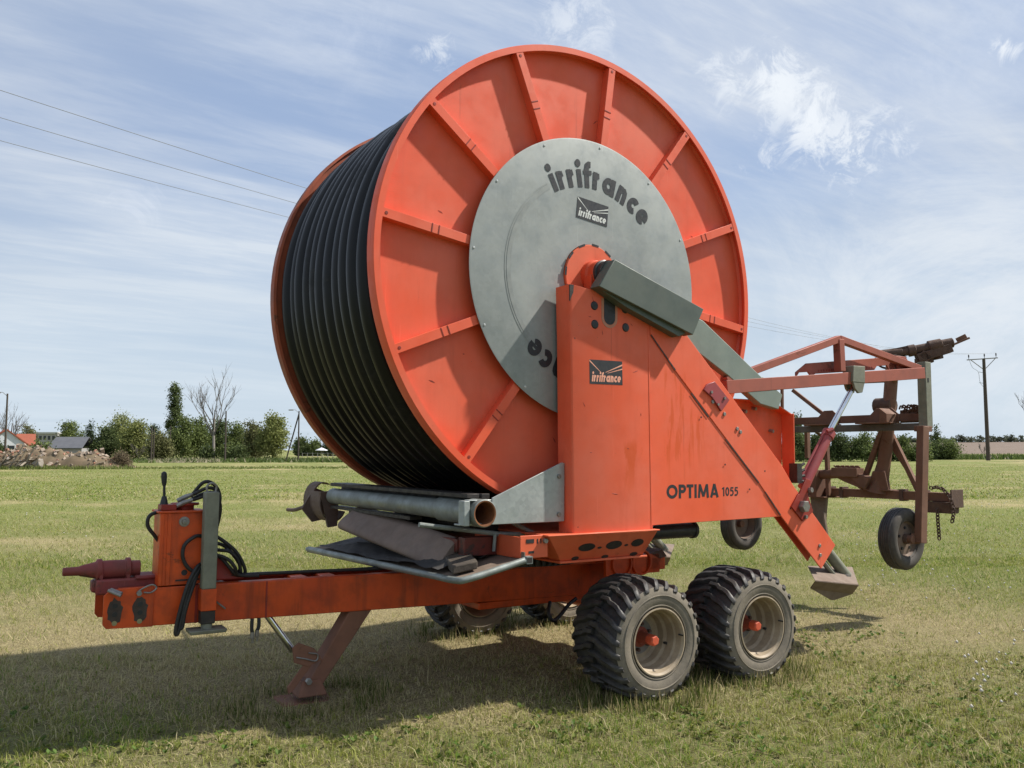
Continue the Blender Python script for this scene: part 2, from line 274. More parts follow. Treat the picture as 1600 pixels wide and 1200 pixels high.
# ------------------------------------------------------------------ mesh helpers
TILT = R(0.7153)                      # the trailer stands nose-up on its parking leg
CHA = R(-1.8555)                      # trailer turned a little under its turntable
CHM = Matrix.Rotation(CHA, 4, 'Z')
def catmull(pts, n=6):
    P = [Vector(p) for p in pts]; P = [P[0] * 2 - P[1]] + P + [P[-1] * 2 - P[-2]]; out = []
    for i in range(1, len(P) - 2):
        a, b, c, d = P[i - 1:i + 3]
        for k in range(n):
            t = k / n
            out.append(0.5 * ((2 * b) + (c - a) * t + (2 * a - 5 * b + 4 * c - d) * t * t + (3 * b - a - 3 * c + d) * t ** 3))
    out.append(P[-2]); return out
class MB:
    def __init__(s): s.bm = bmesh.new(); s.mi = 0
    def face(s, vs):
        try: f = s.bm.faces.new(vs); f.material_index = s.mi; return f
        except ValueError: return None
    def prism(s, pts, axis, a, b):
        def mk(p, h):
            return {'y': (p[0], h, p[1]), 'x': (h, p[0], p[1]), 'z': (p[0], p[1], h)}[axis]
        A = [s.bm.verts.new(mk(p, a)) for p in pts]; B = [s.bm.verts.new(mk(p, b)) for p in pts]; n = len(pts)
        s.face(A); s.face(B[::-1])
        for i in range(n): s.face([A[i], B[i], B[(i + 1) % n], A[(i + 1) % n]])
        return s
    def hexa(s, a4, b4):
        A = [s.bm.verts.new(p) for p in a4]; B = [s.bm.verts.new(p) for p in b4]
        s.face(A[::-1]); s.face(B)
        for i in range(4): s.face([A[i], A[(i + 1) % 4], B[(i + 1) % 4], B[i]])
        return s
    def box(s, x0, x1, y0, y1, z0, z1): return s.prism([(x0, z0), (x1, z0), (x1, z1), (x0, z1)], 'y', y0, y1)
    def beam(s, p0, p1, w, h, up=(0, 0, 1)):
        p0 = Vector(p0); p1 = Vector(p1); d = (p1 - p0).normalized(); u = Vector(up)
        sd = d.cross(u).normalized(); u = sd.cross(d).normalized()
        c = [(-w / 2, -h / 2), (w / 2, -h / 2), (w / 2, h / 2), (-w / 2, h / 2)]
        return s.hexa([p0 + sd * a + u * b for a, b in c], [p1 + sd * a + u * b for a, b in c])
    def tube(s, pts, r, n=10, cap=True, up=None):
        P = [Vector(p) for p in pts]; rs = r if isinstance(r, (list, tuple)) else [r] * len(P)
        rings = []; prev = None
        for i, p in enumerate(P):
            t = (P[min(i + 1, len(P) - 1)] - P[max(i - 1, 0)]).normalized()
            if prev is None:
                a = Vector((0, 0, 1)) if abs(t.z) < 0.9 else Vector((1, 0, 0)); u = t.cross(a).normalized()
            else:
                u = (prev - t * prev.dot(t)).normalized()
            v = t.cross(u); prev = u
            rings.append([s.bm.verts.new(p + (u * math.cos(2 * math.pi * k / n) + v * math.sin(2 * math.pi * k / n)) * rs[i]) for k in range(n)])
        for a, b in zip(rings, rings[1:]):
            for k in range(n): s.face([a[k], a[(k + 1) % n], b[(k + 1) % n], b[k]])
        if cap: s.face(rings[0][::-1]); s.face(rings[-1])
        return s
    def lathe(s, prof, c=(0, 0, 0), axis='y', n=64, a0=0.0, mats=None, closed=False):
        rings = []
        for (r, h) in prof:
            ring = []
            for k in range(n):
                t = a0 + 2 * math.pi * k / n; x, z = r * math.cos(t), r * math.sin(t)
                p = {'y': (x, h, z), 'x': (h, x, z), 'z': (x, z, h)}[axis]
                ring.append(s.bm.verts.new((c[0] + p[0], c[1] + p[1], c[2] + p[2])))
            rings.append(ring)
        pairs = list(zip(rings, rings[1:]))
        if closed: pairs.append((rings[-1], rings[0]))
        for i, (a, b) in enumerate(pairs):
            if mats: s.mi = mats[i]
            for k in range(n): s.face([a[k], a[(k + 1) % n], b[(k + 1) % n], b[k]])
        if not closed:
            if prof[0][0] > 1e-6 and prof[0][0] < 0: pass
        return s
    def disc(s, r, h, c=(0, 0, 0), axis='y', n=24, thick=0.004, a0=0.0):
        pts = [(c[0] + r * math.cos(a0 + 2 * math.pi * k / n), c[2] + r * math.sin(a0 + 2 * math.pi * k / n)) for k in range(n)]
        return s.prism(pts, 'y', h, h + thick)
    def xform(s, M): bmesh.ops.transform(s.bm, matrix=M, verts=s.bm.verts); return s
    def build(s, name, mat, parent=None, bev=0.0, smooth=35, seg=2, ch=False, recalc=True):
        if ch: s.xform(CHM)
        if recalc: bmesh.ops.recalc_face_normals(s.bm, faces=s.bm.faces)
        me = bpy.data.meshes.new(name); s.bm.to_mesh(me); s.bm.free()
        for m in (mat if isinstance(mat, (list, tuple)) else [mat]): me.materials.append(m)
        if smooth:
            me.polygons.foreach_set('use_smooth', [True] * len(me.polygons)); me.set_sharp_from_angle(angle=R(smooth))
        o = bpy.data.objects.new(name, me); COL.objects.link(o)
        if parent: o.parent = parent
        if bev > 0:
            b = o.modifiers.new('edge', 'BEVEL'); b.width = bev; b.segments = seg; b.limit_method = 'ANGLE'; b.angle_limit = R(40)
        return o
def np_mesh(name, verts, faces_flat, loop_n, mat, parent=None, col=None, smooth=False):
    """fast mesh from flat arrays; loop_n = verts per face (constant)"""
    me = bpy.data.meshes.new(name); nv = len(verts); nf = len(faces_flat) // loop_n
    me.vertices.add(nv); me.vertices.foreach_set('co', np.ascontiguousarray(verts, dtype=np.float32).ravel())
    me.loops.add(nf * loop_n); me.loops.foreach_set('vertex_index', np.ascontiguousarray(faces_flat, dtype=np.int32).ravel())
    me.polygons.add(nf); me.polygons.foreach_set('loop_start', np.arange(0, nf * loop_n, loop_n, dtype=np.int32))
    me.polygons.foreach_set('loop_total', np.full(nf, loop_n, dtype=np.int32))
    if smooth: me.polygons.foreach_set('use_smooth', np.ones(nf, dtype=bool))
    if col is not None:
        at = me.attributes.new('tone', 'FLOAT_COLOR', 'POINT'); c4 = np.ones((nv, 4), np.float32); c4[:, :3] = col
        at.data.foreach_set('color', c4.ravel())
    me.materials.append(mat); me.update(calc_edges=True)
    o = bpy.data.objects.new(name, me); COL.objects.link(o)
    if parent: o.parent = parent
    return o
def tag(o, label=None, cat=None, group=None, kind=None):
    for k, v in (('label', label), ('category', cat), ('group', group), ('kind', kind)):
        if v: o[k] = v
    return o
def empty(name, loc=(0, 0, 0), rot=(0, 0, 0), parent=None):
    o = bpy.data.objects.new(name, None); COL.objects.link(o); o.location = loc; o.rotation_euler = rot; o.empty_display_size = 0.2
    if parent: o.parent = parent
    return o
def copy_tree(o, parent=None):
    c = o.copy(); COL.objects.link(c); c.parent = parent
    for ch in list(o.children): copy_tree(ch, c)
    return c
class Stroke:
    """bold sans lettering drawn with flat strokes; glyph units: x-height (or cap height) = 1"""
    def __init__(s, w): s.w = w; s.h = w / 2
    def arc(s, cx, cy, rx, ry, a0, a1, n=18): return [(cx + rx * math.cos(R(a0 + (a1 - a0) * k / n)), cy + ry * math.sin(R(a0 + (a1 - a0) * k / n))) for k in range(n + 1)]
    def glyph(s, c):
        h = s.h; r = 0.5 - h
        if c == 'i': return [([(h, 0), (h, 1)], s.w)], [(h, 1.34, s.w * 0.60)], s.w
        if c == 'r': return [([(h, 0), (h, 1)], s.w)] + [([(h, .5), (h + .07, .70), (h + .18, .80), (h + .34, .82)], s.w * .9)], [], s.w + .24
        if c == 'f': return [([(h + .06, 0), (h + .06, 1.08), (h + .11, 1.26), (h + .24, 1.33), (h + .40, 1.32)], s.w), ([(0 - .04, .87), (s.w + .28, .87)], .25)], [], s.w + .16
        if c == 'a': return [(s.arc(h + r, .5, r, r, 0, 360, 28), s.w * .96), ([(h + 2 * r + .04, 0), (h + 2 * r + .04, 1)], s.w)], [], s.w + 2 * r + .04
        if c == 'n': return [([(h, 0), (h, 1)], s.w), ([(h, .5), (h + .05, .68), (h + .16, .81), (h + .32, .82), (h + .43, .72), (h + .46, .55), (h + .46, 0)], s.w * .95)], [], s.w + .46
        if c == 'c': return [(s.arc(h + r, .5, r, r, 48, 312), s.w)], [], s.w + 1.25 * r
        if c == 'e': return [(s.arc(h + r, .5, r, r, 0, 318), s.w * .92), ([(h * .6, .47), (h + 2 * r + h * .9, .47)], .19)], [], s.w + 2 * r
        if c == 'O': return [(s.arc(.52, .5, .52 - h, .5 - h, 0, 360, 32), s.w)], [], 1.04
        if c == 'P': return [([(h, 0), (h, 1)], s.w), ([(h, 1 - h), (.40, 1 - h)] + s.arc(.40, .69, .19, .31 - h, 90, -90, 12) + [(h, .38 + h)], s.w)], [], .66
        if c == 'T': return [([(0, 1 - h), (.66, 1 - h)], s.w), ([(.33, 0), (.33, 1 - h)], s.w)], [], .66
        if c == 'I': return [([(h, 0), (h, 1)], s.w)], [], s.w
        if c == 'M': return [([(h, 0), (h + .10, 1)], s.w * .95), ([(h + .10, .97), (.56, .10)], s.w * .95), ([(.56, .10), (1.12 - h - .10, .97)], s.w * .95), ([(1.12 - h - .10, 1), (1.12 - h, 0)], s.w * .95)], [], 1.12
        if c == 'A': return [([(h, 0), (.44, 1)], s.w), ([(.44, 1), (.88 - h, 0)], s.w), ([(.2, .27), (.68, .27)], s.w * .8)], [], .88
        if c == '1': return [([(.28, 0), (.28, 1)], s.w), ([(.02, .80), (.28, .95)], s.w * .8)], [], .42
        if c == '0': return [(s.arc(.30, .5, .30 - h, .5 - h, 0, 360, 26), s.w)], [], .60
        if c == '5': return [([(.54, 1 - h), (.16, 1 - h), (.12, .60)], s.w), ([(.10, .56), (.22, .63), (.38, .60), (.48, .48), (.48, .28), (.38, .13), (.22, .08), (.04, .13)], s.w)], [], .58
    def draw(s, mb, c, M):
        strokes, dots, adv = s.glyph(c); lift = 0
        for pts, w in strokes:
            P = [Vector((x, y, 0)) for x, y in pts]; L = []; closed = (P[0] - P[-1]).length < 1e-6
            for k, p in enumerate(P):
                a = P[k - 1] if k > 0 else (P[-2] if closed else P[0]); b = P[k + 1] if k < len(P) - 1 else (P[1] if closed else P[-1])
                t = (b - a).normalized(); nn = Vector((-t.y, t.x, 0)); L.append((M @ (p + nn * w / 2 + Vector((0, 0, lift))), M @ (p - nn * w / 2 + Vector((0, 0, lift)))))
            V = [(mb.bm.verts.new(a), mb.bm.verts.new(b)) for a, b in L]
            for a, b in zip(V, V[1:]): mb.face([a[0], a[1], b[1], b[0]])
            lift += 0.0012
        for (x, y, r) in dots: mb.face([mb.bm.verts.new(M @ Vector((x + r * math.cos(2 * math.pi * k / 20), y + r * math.sin(2 * math.pi * k / 20), lift))) for k in range(20)])
        return adv
    def line(s, mb, word, M, gap):
        x = 0.0
        for c in word: x += s.draw(mb, c, M @ Matrix.Translation((x, 0, 0))) + gap
        return x - gap
    def width(s, word, gap): return sum(s.glyph(c)[2] + gap for c in word) - gap
def facing(x, y, z, rot=0.0):
    """text plane -> wall plane that faces -Y"""
    return Matrix.Translation((x, y, z)) @ Matrix.Rotation(R(90), 4, 'X') @ Matrix.Rotation(rot, 4, 'Z')

# ================================================================== THE HOSE REEL MACHINE
machine = empty('irrigation_hose_reel', (0, 0, 0), (0, TILT, 0))
tag(machine, 'huge orange trailer mounted irrigation hose reel with black hose, grey disc and four lugged tyres', 'hose reel')
HZ = 2.864; RF = 1.671; W2 = 0.974

def build_reel():
    # near flange: pressed plate inside a channel rim
    m = MB()
    m.lathe([(0.30, -0.905), (1.640, -0.905), (1.652, -0.925), (1.628, -0.966), (1.628, -0.976), (RF, -0.976), (RF + 0.004, -0.968), (RF + 0.004, -0.885), (1.655, -0.880), (0.30, -0.885)], (0, 0, HZ), n=144, closed=True)
    # dents and chipped scratches on the plate
    rnd = random.Random(5); sc = m; m.mi = 1
    for _ in range(9):
        a = rnd.uniform(20, 330); rr = rnd.uniform(1.1, 1.58); L = rnd.uniform(0.008, 0.028); th = rnd.uniform(-60, 60)
        M = Matrix.Translation((0, 0, HZ)) @ Matrix.Rotation(-R(a), 4, 'Y') @ Matrix.Translation((rr, 0, 0)) @ Matrix.Rotation(R(th), 4, 'Y')
        b = MB(); b.mi = 1; b.prism([(-L, 0), (0, -0.004), (L, 0.001), (0.2 * L, 0.004)], 'y', -0.9063, -0.9053); b.xform(M)
        t = bpy.data.meshes.new('t'); b.bm.to_mesh(t); b.bm.free(); sc.bm.from_mesh(t); bpy.data.meshes.remove(t)
    fl = m.build('reel_flange', [FLANGE, REDDARK], machine, smooth=30)
    def spoke(deg):
        s = MB()
        # pressed channel: face, two side cheeks
        hw = 0.030
        s.prism([(0.93, -hw), (1.632, -hw), (1.632, hw), (0.93, hw)], 'y', -0.974, -0.968)
        s.prism([(0.93, -hw), (1.632, -hw), (1.632, -hw + 0.006), (0.93, -hw + 0.006)], 'y', -0.968, -0.906)
        s.prism([(0.93, hw - 0.006), (1.632, hw - 0.006), (1.632, hw), (0.93, hw)], 'y', -0.968, -0.906)
        b = s; s.mi = 1
        for rr in (1.235, 1.285): b.box(rr - 0.004, rr + 0.004, -0.9765, -0.9741, -0.030, 0.030)
        b.disc(0.011, -0.9762, (1.605, 0, 0), n=12, thick=0.002)
        s.xform(Matrix.Translation((0, 0, HZ)) @ Matrix.Rotation(-R(deg), 4, 'Y'))
        return s.build('spoke', [FLANGE, REDDARK], fl, bev=0.002, smooth=30)
    for k in range(12): spoke(22.3 + 30 * k)
    # far flange
    m = MB()
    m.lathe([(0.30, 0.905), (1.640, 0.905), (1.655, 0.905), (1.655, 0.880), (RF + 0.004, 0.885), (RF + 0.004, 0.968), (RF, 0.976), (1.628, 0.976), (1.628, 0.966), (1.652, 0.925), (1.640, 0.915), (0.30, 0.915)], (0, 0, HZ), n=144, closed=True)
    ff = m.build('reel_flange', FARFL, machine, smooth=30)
    for k in range(12):
        s = MB(); s.prism([(0.93, -0.03), (1.632, -0.03), (1.632, 0.03), (0.93, 0.03)], 'y', 0.916, 0.974)
        s.xform(Matrix.Translation((0, 0, HZ)) @ Matrix.Rotation(-R(22.3 + 30 * k), 4, 'Y')); s.build('spoke', FLANGE, ff, bev=0.003)
    # weld stops on the inside edge of the far flange
    # hose: outer layer of turns, the last turns near the front flange lying one layer lower
    rnd = random.Random(3)
    seg = 180; nt = 12; pitch = 0.1415; y_start = 0.872
    centers = [(y_start - pitch * (k + 0.5), 1.556, 0) for k in range(nt)]
    prof = []
    for k, (yc, rc, _) in enumerate(centers):
        hr = pitch / 2
        drop = 0.0 if k < nt - 1 else -0.150
        for j in range(9):
            a = math.pi * j / 8
            prof.append((k, rc + drop + 0.072 * math.sin(a), yc + hr * math.cos(a)))
    bm = bmesh.new(); rings = []
    ph = [rnd.uniform(0, 6.28) for _ in range(nt)]; am = [rnd.uniform(0.003, 0.010) for _ in range(nt)]; ro = [rnd.uniform(-0.006, 0.006) for _ in range(nt)]
    for t in range(seg):
        th = 2 * math.pi * t / seg; ring = []
        sag = 0.045 * max(0.0, -math.sin(th)) ** 2
        for (k, r, y) in prof:
            rr = r + ro[k] + am[k] * math.sin(2 * th + ph[k]) + sag * (0.7 + 0.3 * math.sin(k))
            yy = y + 0.010 * math.sin(th + ph[k] * 0.15) - 0.045 * (th / (2 * math.pi) - 0.5) * (0.6 if 0 < k < nt - 1 else 0.0)
            ring.append(bm.verts.new((rr * math.cos(th), yy, HZ + rr * math.sin(th))))
        rings.append(ring)
    for t in range(seg):
        a, b = rings[t], rings[(t + 1) % seg]
        for j in range(len(prof) - 1): bm.faces.new([a[j], a[j + 1], b[j + 1], b[j]])
    h = MB(); h.bm.free(); h.bm = bm
    # core layer closing the drum on both sides
    h.lathe([(1.40, 0.879), (1.50, 0.86), (1.50, -0.84), (1.40, -0.879)], (0, 0, HZ), n=120)
    h.build('wound_hose', HOSE, machine, smooth=60)
    # cover disc
    m = MB(); Rd = 1.008
    m.lathe([(0.245, -0.990), (0.60, -0.992), (Rd - 0.01, -0.990), (Rd, -0.988), (Rd, -0.985), (0.245, -0.984)], (0, 0, HZ), n=128, closed=True)
    dc = m.build('cover_disc', DISC, machine, smooth=30)
    # worn circular rub mark
    m = MB(); n = 60
    for (r0, r1) in ((0.690, 0.722), (0.728, 0.738)):
        pts = []
        for k in range(n + 1): a = R(122 + (235 - 122) * k / n); pts.append((r1 * math.cos(a), HZ + r1 * math.sin(a)))
        for k in range(n, -1, -1): a = R(122 + (235 - 122) * k / n); pts.append((r0 * math.cos(a), HZ + r0 * math.sin(a)))
        half = len(pts) // 2
        for k in range(half - 1):
            q = [pts[k], pts[k + 1], pts[-2 - k], pts[-1 - k]]
            vs = [m.bm.verts.new((p[0], -0.9932, p[1])) for p in q]; m.face(vs)
    m.build('rub_mark', mat_simple('rubbed_zinc', (0.215, 0.23, 0.222), (0.28, 0.30, 0.29), 0.5, 0.2, scale=9), dc, smooth=0)
    for k in range(12):
        a = R(25 + 30 * k); b = MB(); r = Rd - 0.03
        b.lathe([(0.0001, -0.9945), (0.007, -0.994), (0.009, -0.9905)], (r * math.cos(a), 0, HZ + r * math.sin(a)), n=10); b.build('rivet', RIVET, dc)
    # lettering on the disc: twice round
    st = Stroke(0.36); word = 'irrifrance'; gap = 0.13; xh = 0.130; rad = 0.655; tot = st.width(word, gap); span = R(77)
    for base in (81.0, 261.0):
        let = MB(); pos = 0.0
        for c in word:
            w = st.glyph(c)[2]; ang = R(base) + span / 2 - span * (pos + w / 2) / tot
            M = Matrix.Translation((0, 0, HZ)) @ Matrix.Translation((rad * math.cos(ang), -0.9938, rad * math.sin(ang))) @ Matrix.Rotation(R(90), 4, 'X') @ Matrix.Rotation(ang - R(90), 4, 'Z') @ Matrix.Diagonal((span * rad / tot, xh, 0.2, 1)) @ Matrix.Translation((-w / 2, 0, 0))
            st.draw(let, c, M); pos += w + gap
        let.build('lettering', INK, dc, smooth=0, recalc=False)
    logo('logo_plate', dc, 0.012, -0.9925, HZ + 0.488, 0.285, 0.152, R(-5.5), WHITEINK)
    # hub: orange plate, bearing and shaft
    m = MB()
    m.lathe([(0.0001, -1.010), (0.236, -1.010), (0.240, -1.005), (0.240, -0.980)], (0, 0, HZ), n=64)
    hp = m.build('hub_plate', ORANGE, machine, smooth=30)
    for k in range(12):
        a = 2 * math.pi * k / 12 + 0.1; b = MB(); b.box(0.232, 0.247, -1.0115, -1.009, -0.03, 0.03)
        b.xform(Matrix.Translation((0, 0, HZ)) @ Matrix.Rotation(a, 4, 'Y')); b.build('slot', BLACK, hp)
    m = MB()
    m.lathe([(0.11, -1.00), (0.11, -1.06), (0.098, -1.075), (0.098, -1.13), (0.0001, -1.13)], (0, 0, HZ + 0.01), n=40)
    m.box(-0.105, 0.11, -1.12, -1.04, 2.72, 2.86)
    bh = m.build('bearing_housing', TOWER_SIDE, machine, bev=0.004)
    m = MB(); m.lathe([(0.064, -1.128), (0.064, -1.19), (0.085, -1.195), (0.085, -1.155), (0.095, -1.15), (0.095, -1.128)], (0, 0, HZ + 0.01), n=32); m.build('seal_ring', BLACK, bh)
    m = MB(); m.lathe([(0.055, -1.12), (0.055, -1.184)], (0, 0, HZ + 0.01), n=28); m.build('drive_shaft', RED, machine)

def logo(name, parent, x, y, z, w, h, rot, ink):
    m = MB(); m.prism([(-w / 2, -h / 2), (w / 2, -h / 2), (w / 2, h / 2), (-w / 2, h / 2)], 'y', -0.0012, 0.0)
    m.xform(Matrix.Translation((x, y, z)) @ Matrix.Rotation(-rot, 4, 'Y')); o = m.build(name, INK, parent, smooth=0)
    m = MB(); Y0, Y1 = -0.0018, -0.0014
    def ln(a, b, t0, t1):
        ax, az = a; bx, bz = b; m.prism([(ax * w, az * h - t0), (bx * w, bz * h - t1), (bx * w, bz * h + t1), (ax * w, az * h + t0)], 'y', Y0, Y1)
    ln((-0.5, 0.46), (-0.17, 0.00), h * 0.035, h * 0.012)
    ln((-0.02, 0.00), (0.5, 0.34), h * 0.010, h * 0.032)
    ln((0.04, -0.03), (0.5, 0.17), h * 0.008, h * 0.024)
    st = Stroke(0.36); tw_ = st.width('irrifrance', 0.13); k = w * 0.88 / tw_
    st.line(m, 'irrifrance', Matrix.Translation((-w * 0.44, Y0 + 0.0004, -h * 0.40)) @ Matrix.Rotation(R(90), 4, 'X') @ Matrix(((k, k * 0.18, 0, 0), (0, h * 0.27, 0, 0), (0, 0, 0.2, 0), (0, 0, 0, 1))), 0.13)
    m.xform(Matrix.Translation((x, y, z)) @ Matrix.Rotation(-rot, 4, 'Y')); m.build('emblem', ink, o, smooth=0)
build_reel()

def bolt(parent, x, y, z, r=0.014, h=0.014, mat=None, n=6):
    b = MB(); b.lathe([(0.0001, y - h), (r * 0.9, y - h), (r, y - h * 0.8), (r, y)], (x, 0, z), n=n); return b.build('bolt', mat or STEEL, parent, smooth=25)

# ------------------------------------------------------------------ tower, panel, diagonal arm (one pair, left and right of the reel)
def build_side(sgn):
    """sgn=-1: the side that carries the lettering (faces -Y); +1: the opposite side"""
    def Y(a, b): return (a, b) if sgn < 0 else (-b, -a)
    # box post, sheet steel, rounded front corner
    m = MB()
    m.prism([(-0.300, -1.165), (-0.296, -1.172), (-0.288, -1.177), (0.400, -1.177), (0.403, -1.170), (0.403, -1.04), (-0.30, -1.02)], 'z', 1.095, 2.40)
    # top with a slope towards the rear
    bt = [(-0.300, -1.165), (-0.296, -1.172), (-0.288, -1.177), (0.400, -1.177), (0.403, -1.170), (0.403, -1.04), (-0.30, -1.02)]
    A = [m.bm.verts.new((x - 0.022, y, 2.4)) for x, y in bt]; m.bm.verts.ensure_lookup_table()
    B = [m.bm.verts.new((x - 0.034, y, 2.755 - max(0, x + 0.05) * 0.15)) for x, y in bt]
    for v in list(m.bm.verts)[7:14]: v.co.x -= 0.022
    m.face(B); n = len(bt)
    for i in range(n): m.face([A[i], A[(i + 1) % n], B[(i + 1) % n], B[i]])
    bmesh.ops.remove_doubles(m.bm, verts=m.bm.verts, dist=0.0005)
    for v in m.bm.verts:
        if v.co.z < 1.2: pass
    if sgn > 0: m.xform(Matrix.Scale(-1, 4, (0, 1, 0)))
    if sgn < 0:
        rnd = random.Random(9); sc = m; m.mi = 1
        for (x, z, L, a) in [(-0.13, 2.66, .035, 70), (-0.16, 2.55, .016, 10), (0.215, 2.53, .014, 40), (-0.15, 1.63, .01, 0), (0.18, 1.66, .01, 20), (-0.05, 2.45, .02, 80), (0.25, 2.2, .03, -20), (-0.21, 1.95, .02, 60), (0.06, 1.35, .03, 10), (0.3, 1.9, .012, 90)]:
            b = MB(); b.mi = 1; b.prism([(-L, 0), (0, -0.003), (L, 0.001), (0.2 * L, 0.003)], 'y', -1.1783, -1.1765); b.xform(Matrix.Translation((x, 0, z)) @ Matrix.Rotation(R(a), 4, 'Y'))
            t = bpy.data.meshes.new('t'); b.bm.to_mesh(t); b.bm.free(); sc.bm.from_mesh(t); bpy.data.meshes.remove(t)
    tw = m.build('support_tower', [TOWER, REDDARK], machine, bev=0.004, smooth=40)
    if sgn < 0:
        for (x, z) in ((-0.122, 2.630), (0.155, 2.635), (-0.118, 2.502), (0.160, 2.505)):
            b = MB(); b.lathe([(0.0001, -1.186), (0.026, -1.185), (0.031, -1.179), (0.031, -1.176)], (x, 0, z), n=20); b.build('plug', BLACK, tw)
        # worn bare rim and the dark slotted opening
        def U(r, zt, y0, y1, mat, nm):
            pts = [(0.012 + r * math.cos(R(a)), 2.560 + r * math.sin(R(a))) for a in range(180, 361, 15)] + [(0.012 + r, zt), (0.012 - r, zt)]
            q = MB(); q.prism(pts, 'y', y0, y1); q.build(nm, mat, tw, smooth=30)
        U(0.072, 2.69, -1.1795, -1.176, mat_simple('bare_primer', (0.48, 0.17, 0.10), (0.4, 0.25, 0.18), 0.7, scale=20), 'worn_edge')
        U(0.050, 2.70, -1.1812, -1.1793, BLACK, 'slot')
        logo('logo_plate', tw, -0.018, -1.1772, 2.178, 0.292, 0.165, R(1.2), PINKINK)
        # chipped paint at the top front corner
        b = MB(); b.prism([(-0.335, 2.752), (-0.30, 2.753), (-0.305, 2.70), (-0.325, 2.66), (-0.333, 2.64)], 'y', -1.1785, -1.17); b.build('paint_chip', DARK, tw)
    # side panel
    m = MB()
    m.prism([(0.4045, 1.123), (1.802, 1.141), (1.62, 1.36), (1.90, 1.40), (1.79, 1.53), (0.757, 2.492), (0.386, 2.655)], 'y', *Y(-1.171, -1.158))
    m.prism([(0.4045, 1.123), (1.79, 1.141), (1.79, 1.153), (0.4045, 1.135)], 'y', *Y(-1.158, -1.02))
    sp = m.build('side_panel', TOWER, machine, bev=0.003)
    # raised fold along the joint between post and panel
    m = MB(); m.prism([(0.392, 1.10), (0.4035, 1.10), (0.379, 2.60), (0.368, 2.60)], 'y', *Y(-1.1795, -1.1765)); m.build('seam', TOWER, sp)
    # diagonal arm: channel, near plate proud of the panel
    near = [(0.757, 2.504), (1.803, 1.546), (1.933, 1.392), (2.470, 0.881), (2.277, 0.700), (1.792, 1.137), (1.547, 1.392), (0.62, 2.25), (0.395, 2.478), (0.395, 2.56)]
    m = MB(); m.prism(near, 'y', *Y(-1.1775, -1.1655))
    far = [(0.9, 2.36), (1.803, 1.546), (1.933, 1.392), (2.440, 0.905), (2.30, 0.745), (1.80, 1.20), (1.547, 1.45)]
    m.prism(far, 'y', *Y(-1.032, -1.020))
    # top web
    m.hexa([(0.757, sgn * 1.175, 2.492), (0.757, sgn * 1.032, 2.492), (2.460, sgn * 1.032, 0.872), (2.460, sgn * 1.175, 0.872)] if sgn < 0 else [(0.757, 1.032, 2.492), (0.757, 1.175, 2.492), (2.460, 1.175, 0.872), (2.460, 1.032, 0.872)],
           [(0.762, sgn * 1.175, 2.502), (0.762, sgn * 1.032, 2.502), (2.466, sgn * 1.032, 0.881), (2.466, sgn * 1.175, 0.881)] if sgn < 0 else [(0.762, 1.032, 2.502), (0.762, 1.175, 2.502), (2.466, 1.175, 0.881), (2.466, 1.032, 0.881)])
    am = m.build('diagonal_arm', TOWER, machine, bev=0.003)
    if sgn < 0:
        for (x, z) in ((1.146, 1.932), (1.286, 1.824), (1.321, 1.800), (2.257, 0.888), (2.262, 0.811), (1.02, 2.02)): bolt(am, x, -1.1775, z, 0.016, 0.009)
        rnd = random.Random(4)
        for (x, z) in ((1.15, 1.55), (1.42, 1.36), (1.6, 1.5), (0.9, 1.9), (1.9, 1.2)):
            b = MB(); b.disc(0.007, -1.1785, (x, 0, z), n=10, thick=0.002); b.build('hole', BLACK, am)
        # dark open lap joint under the arm plate: three stretches
        for (x0, z0, x1, z1) in ((0.40, 2.475, 0.64, 2.235), (0.80, 2.075, 0.98, 1.905), (1.16, 1.742, 1.53, 1.41), (1.60, 1.338, 1.78, 1.152)):
            b = MB(); b.prism([(x0 - .004, z0 - .004), (x1 - .006, z1 - .004), (x1 + .003, z1 + .003), (x0 + .003, z0 + .003)], 'y', -1.1783, -1.1774); b.build('lap_joint', DARK, am)
        # upper hinge plate and lower cylinder plate
        b = MB(); b.prism([(1.005, 2.050), (0.915, 2.105), (0.955, 2.150), (1.032, 2.173), (1.190, 2.040), (1.100, 1.950)], 'y', -1.195, -1.1778); hp = b.build('hinge_plate', CYLRED, machine, bev=0.003)
        for (x, z) in ((0.99, 2.09), (1.06, 2.00), (1.13, 2.05)): bolt(hp, x, -1.195, z, 0.012, 0.01)
        b = MB(); b.prism([(1.895, 1.215), (1.985, 1.315), (2.10, 1.315), (2.168, 1.170), (2.035, 1.095)], 'y', -1.193, -1.1778); b.prism([(1.99, 1.31), (2.10, 1.31), (2.15, 1.42), (2.09, 1.44)], 'y', -1.193, -1.178)
        cp = b.build('cylinder_plate', REDDARK, machine, bev=0.003)
        b = MB(); b.lathe([(0.0001, -1.235), (0.045, -1.235), (0.05, -1.228), (0.05, -1.193)], (2.03, 0, 1.215), n=6); b.build('pin', STEEL, cp)
        bolt(cp, 2.06, -1.193, 1.13, 0.016, 0.02); bolt(cp, 2.12, -1.193, 1.345, 0.022, 0.03)
    return tw, sp, am
tw, sp, am = build_side(-1)
build_side(+1)
# model lettering on the panel
for (word, x, wd, ht, wt, gp) in (('OPTIMA', 0.548, 0.535, 0.100, 0.225, 0.10), ('1055', 1.118, 0.178, 0.068, 0.19, 0.10)):
    m = MB(); st = Stroke(wt); k = wd / st.width(word, gp); st.line(m, word, facing(x, -1.1718, 1.306 if word[0] == 'O' else 1.313) @ Matrix.Diagonal((k, ht, 0.2, 1)), gp)
    m.build('lettering', INK, sp, smooth=0, recalc=False)

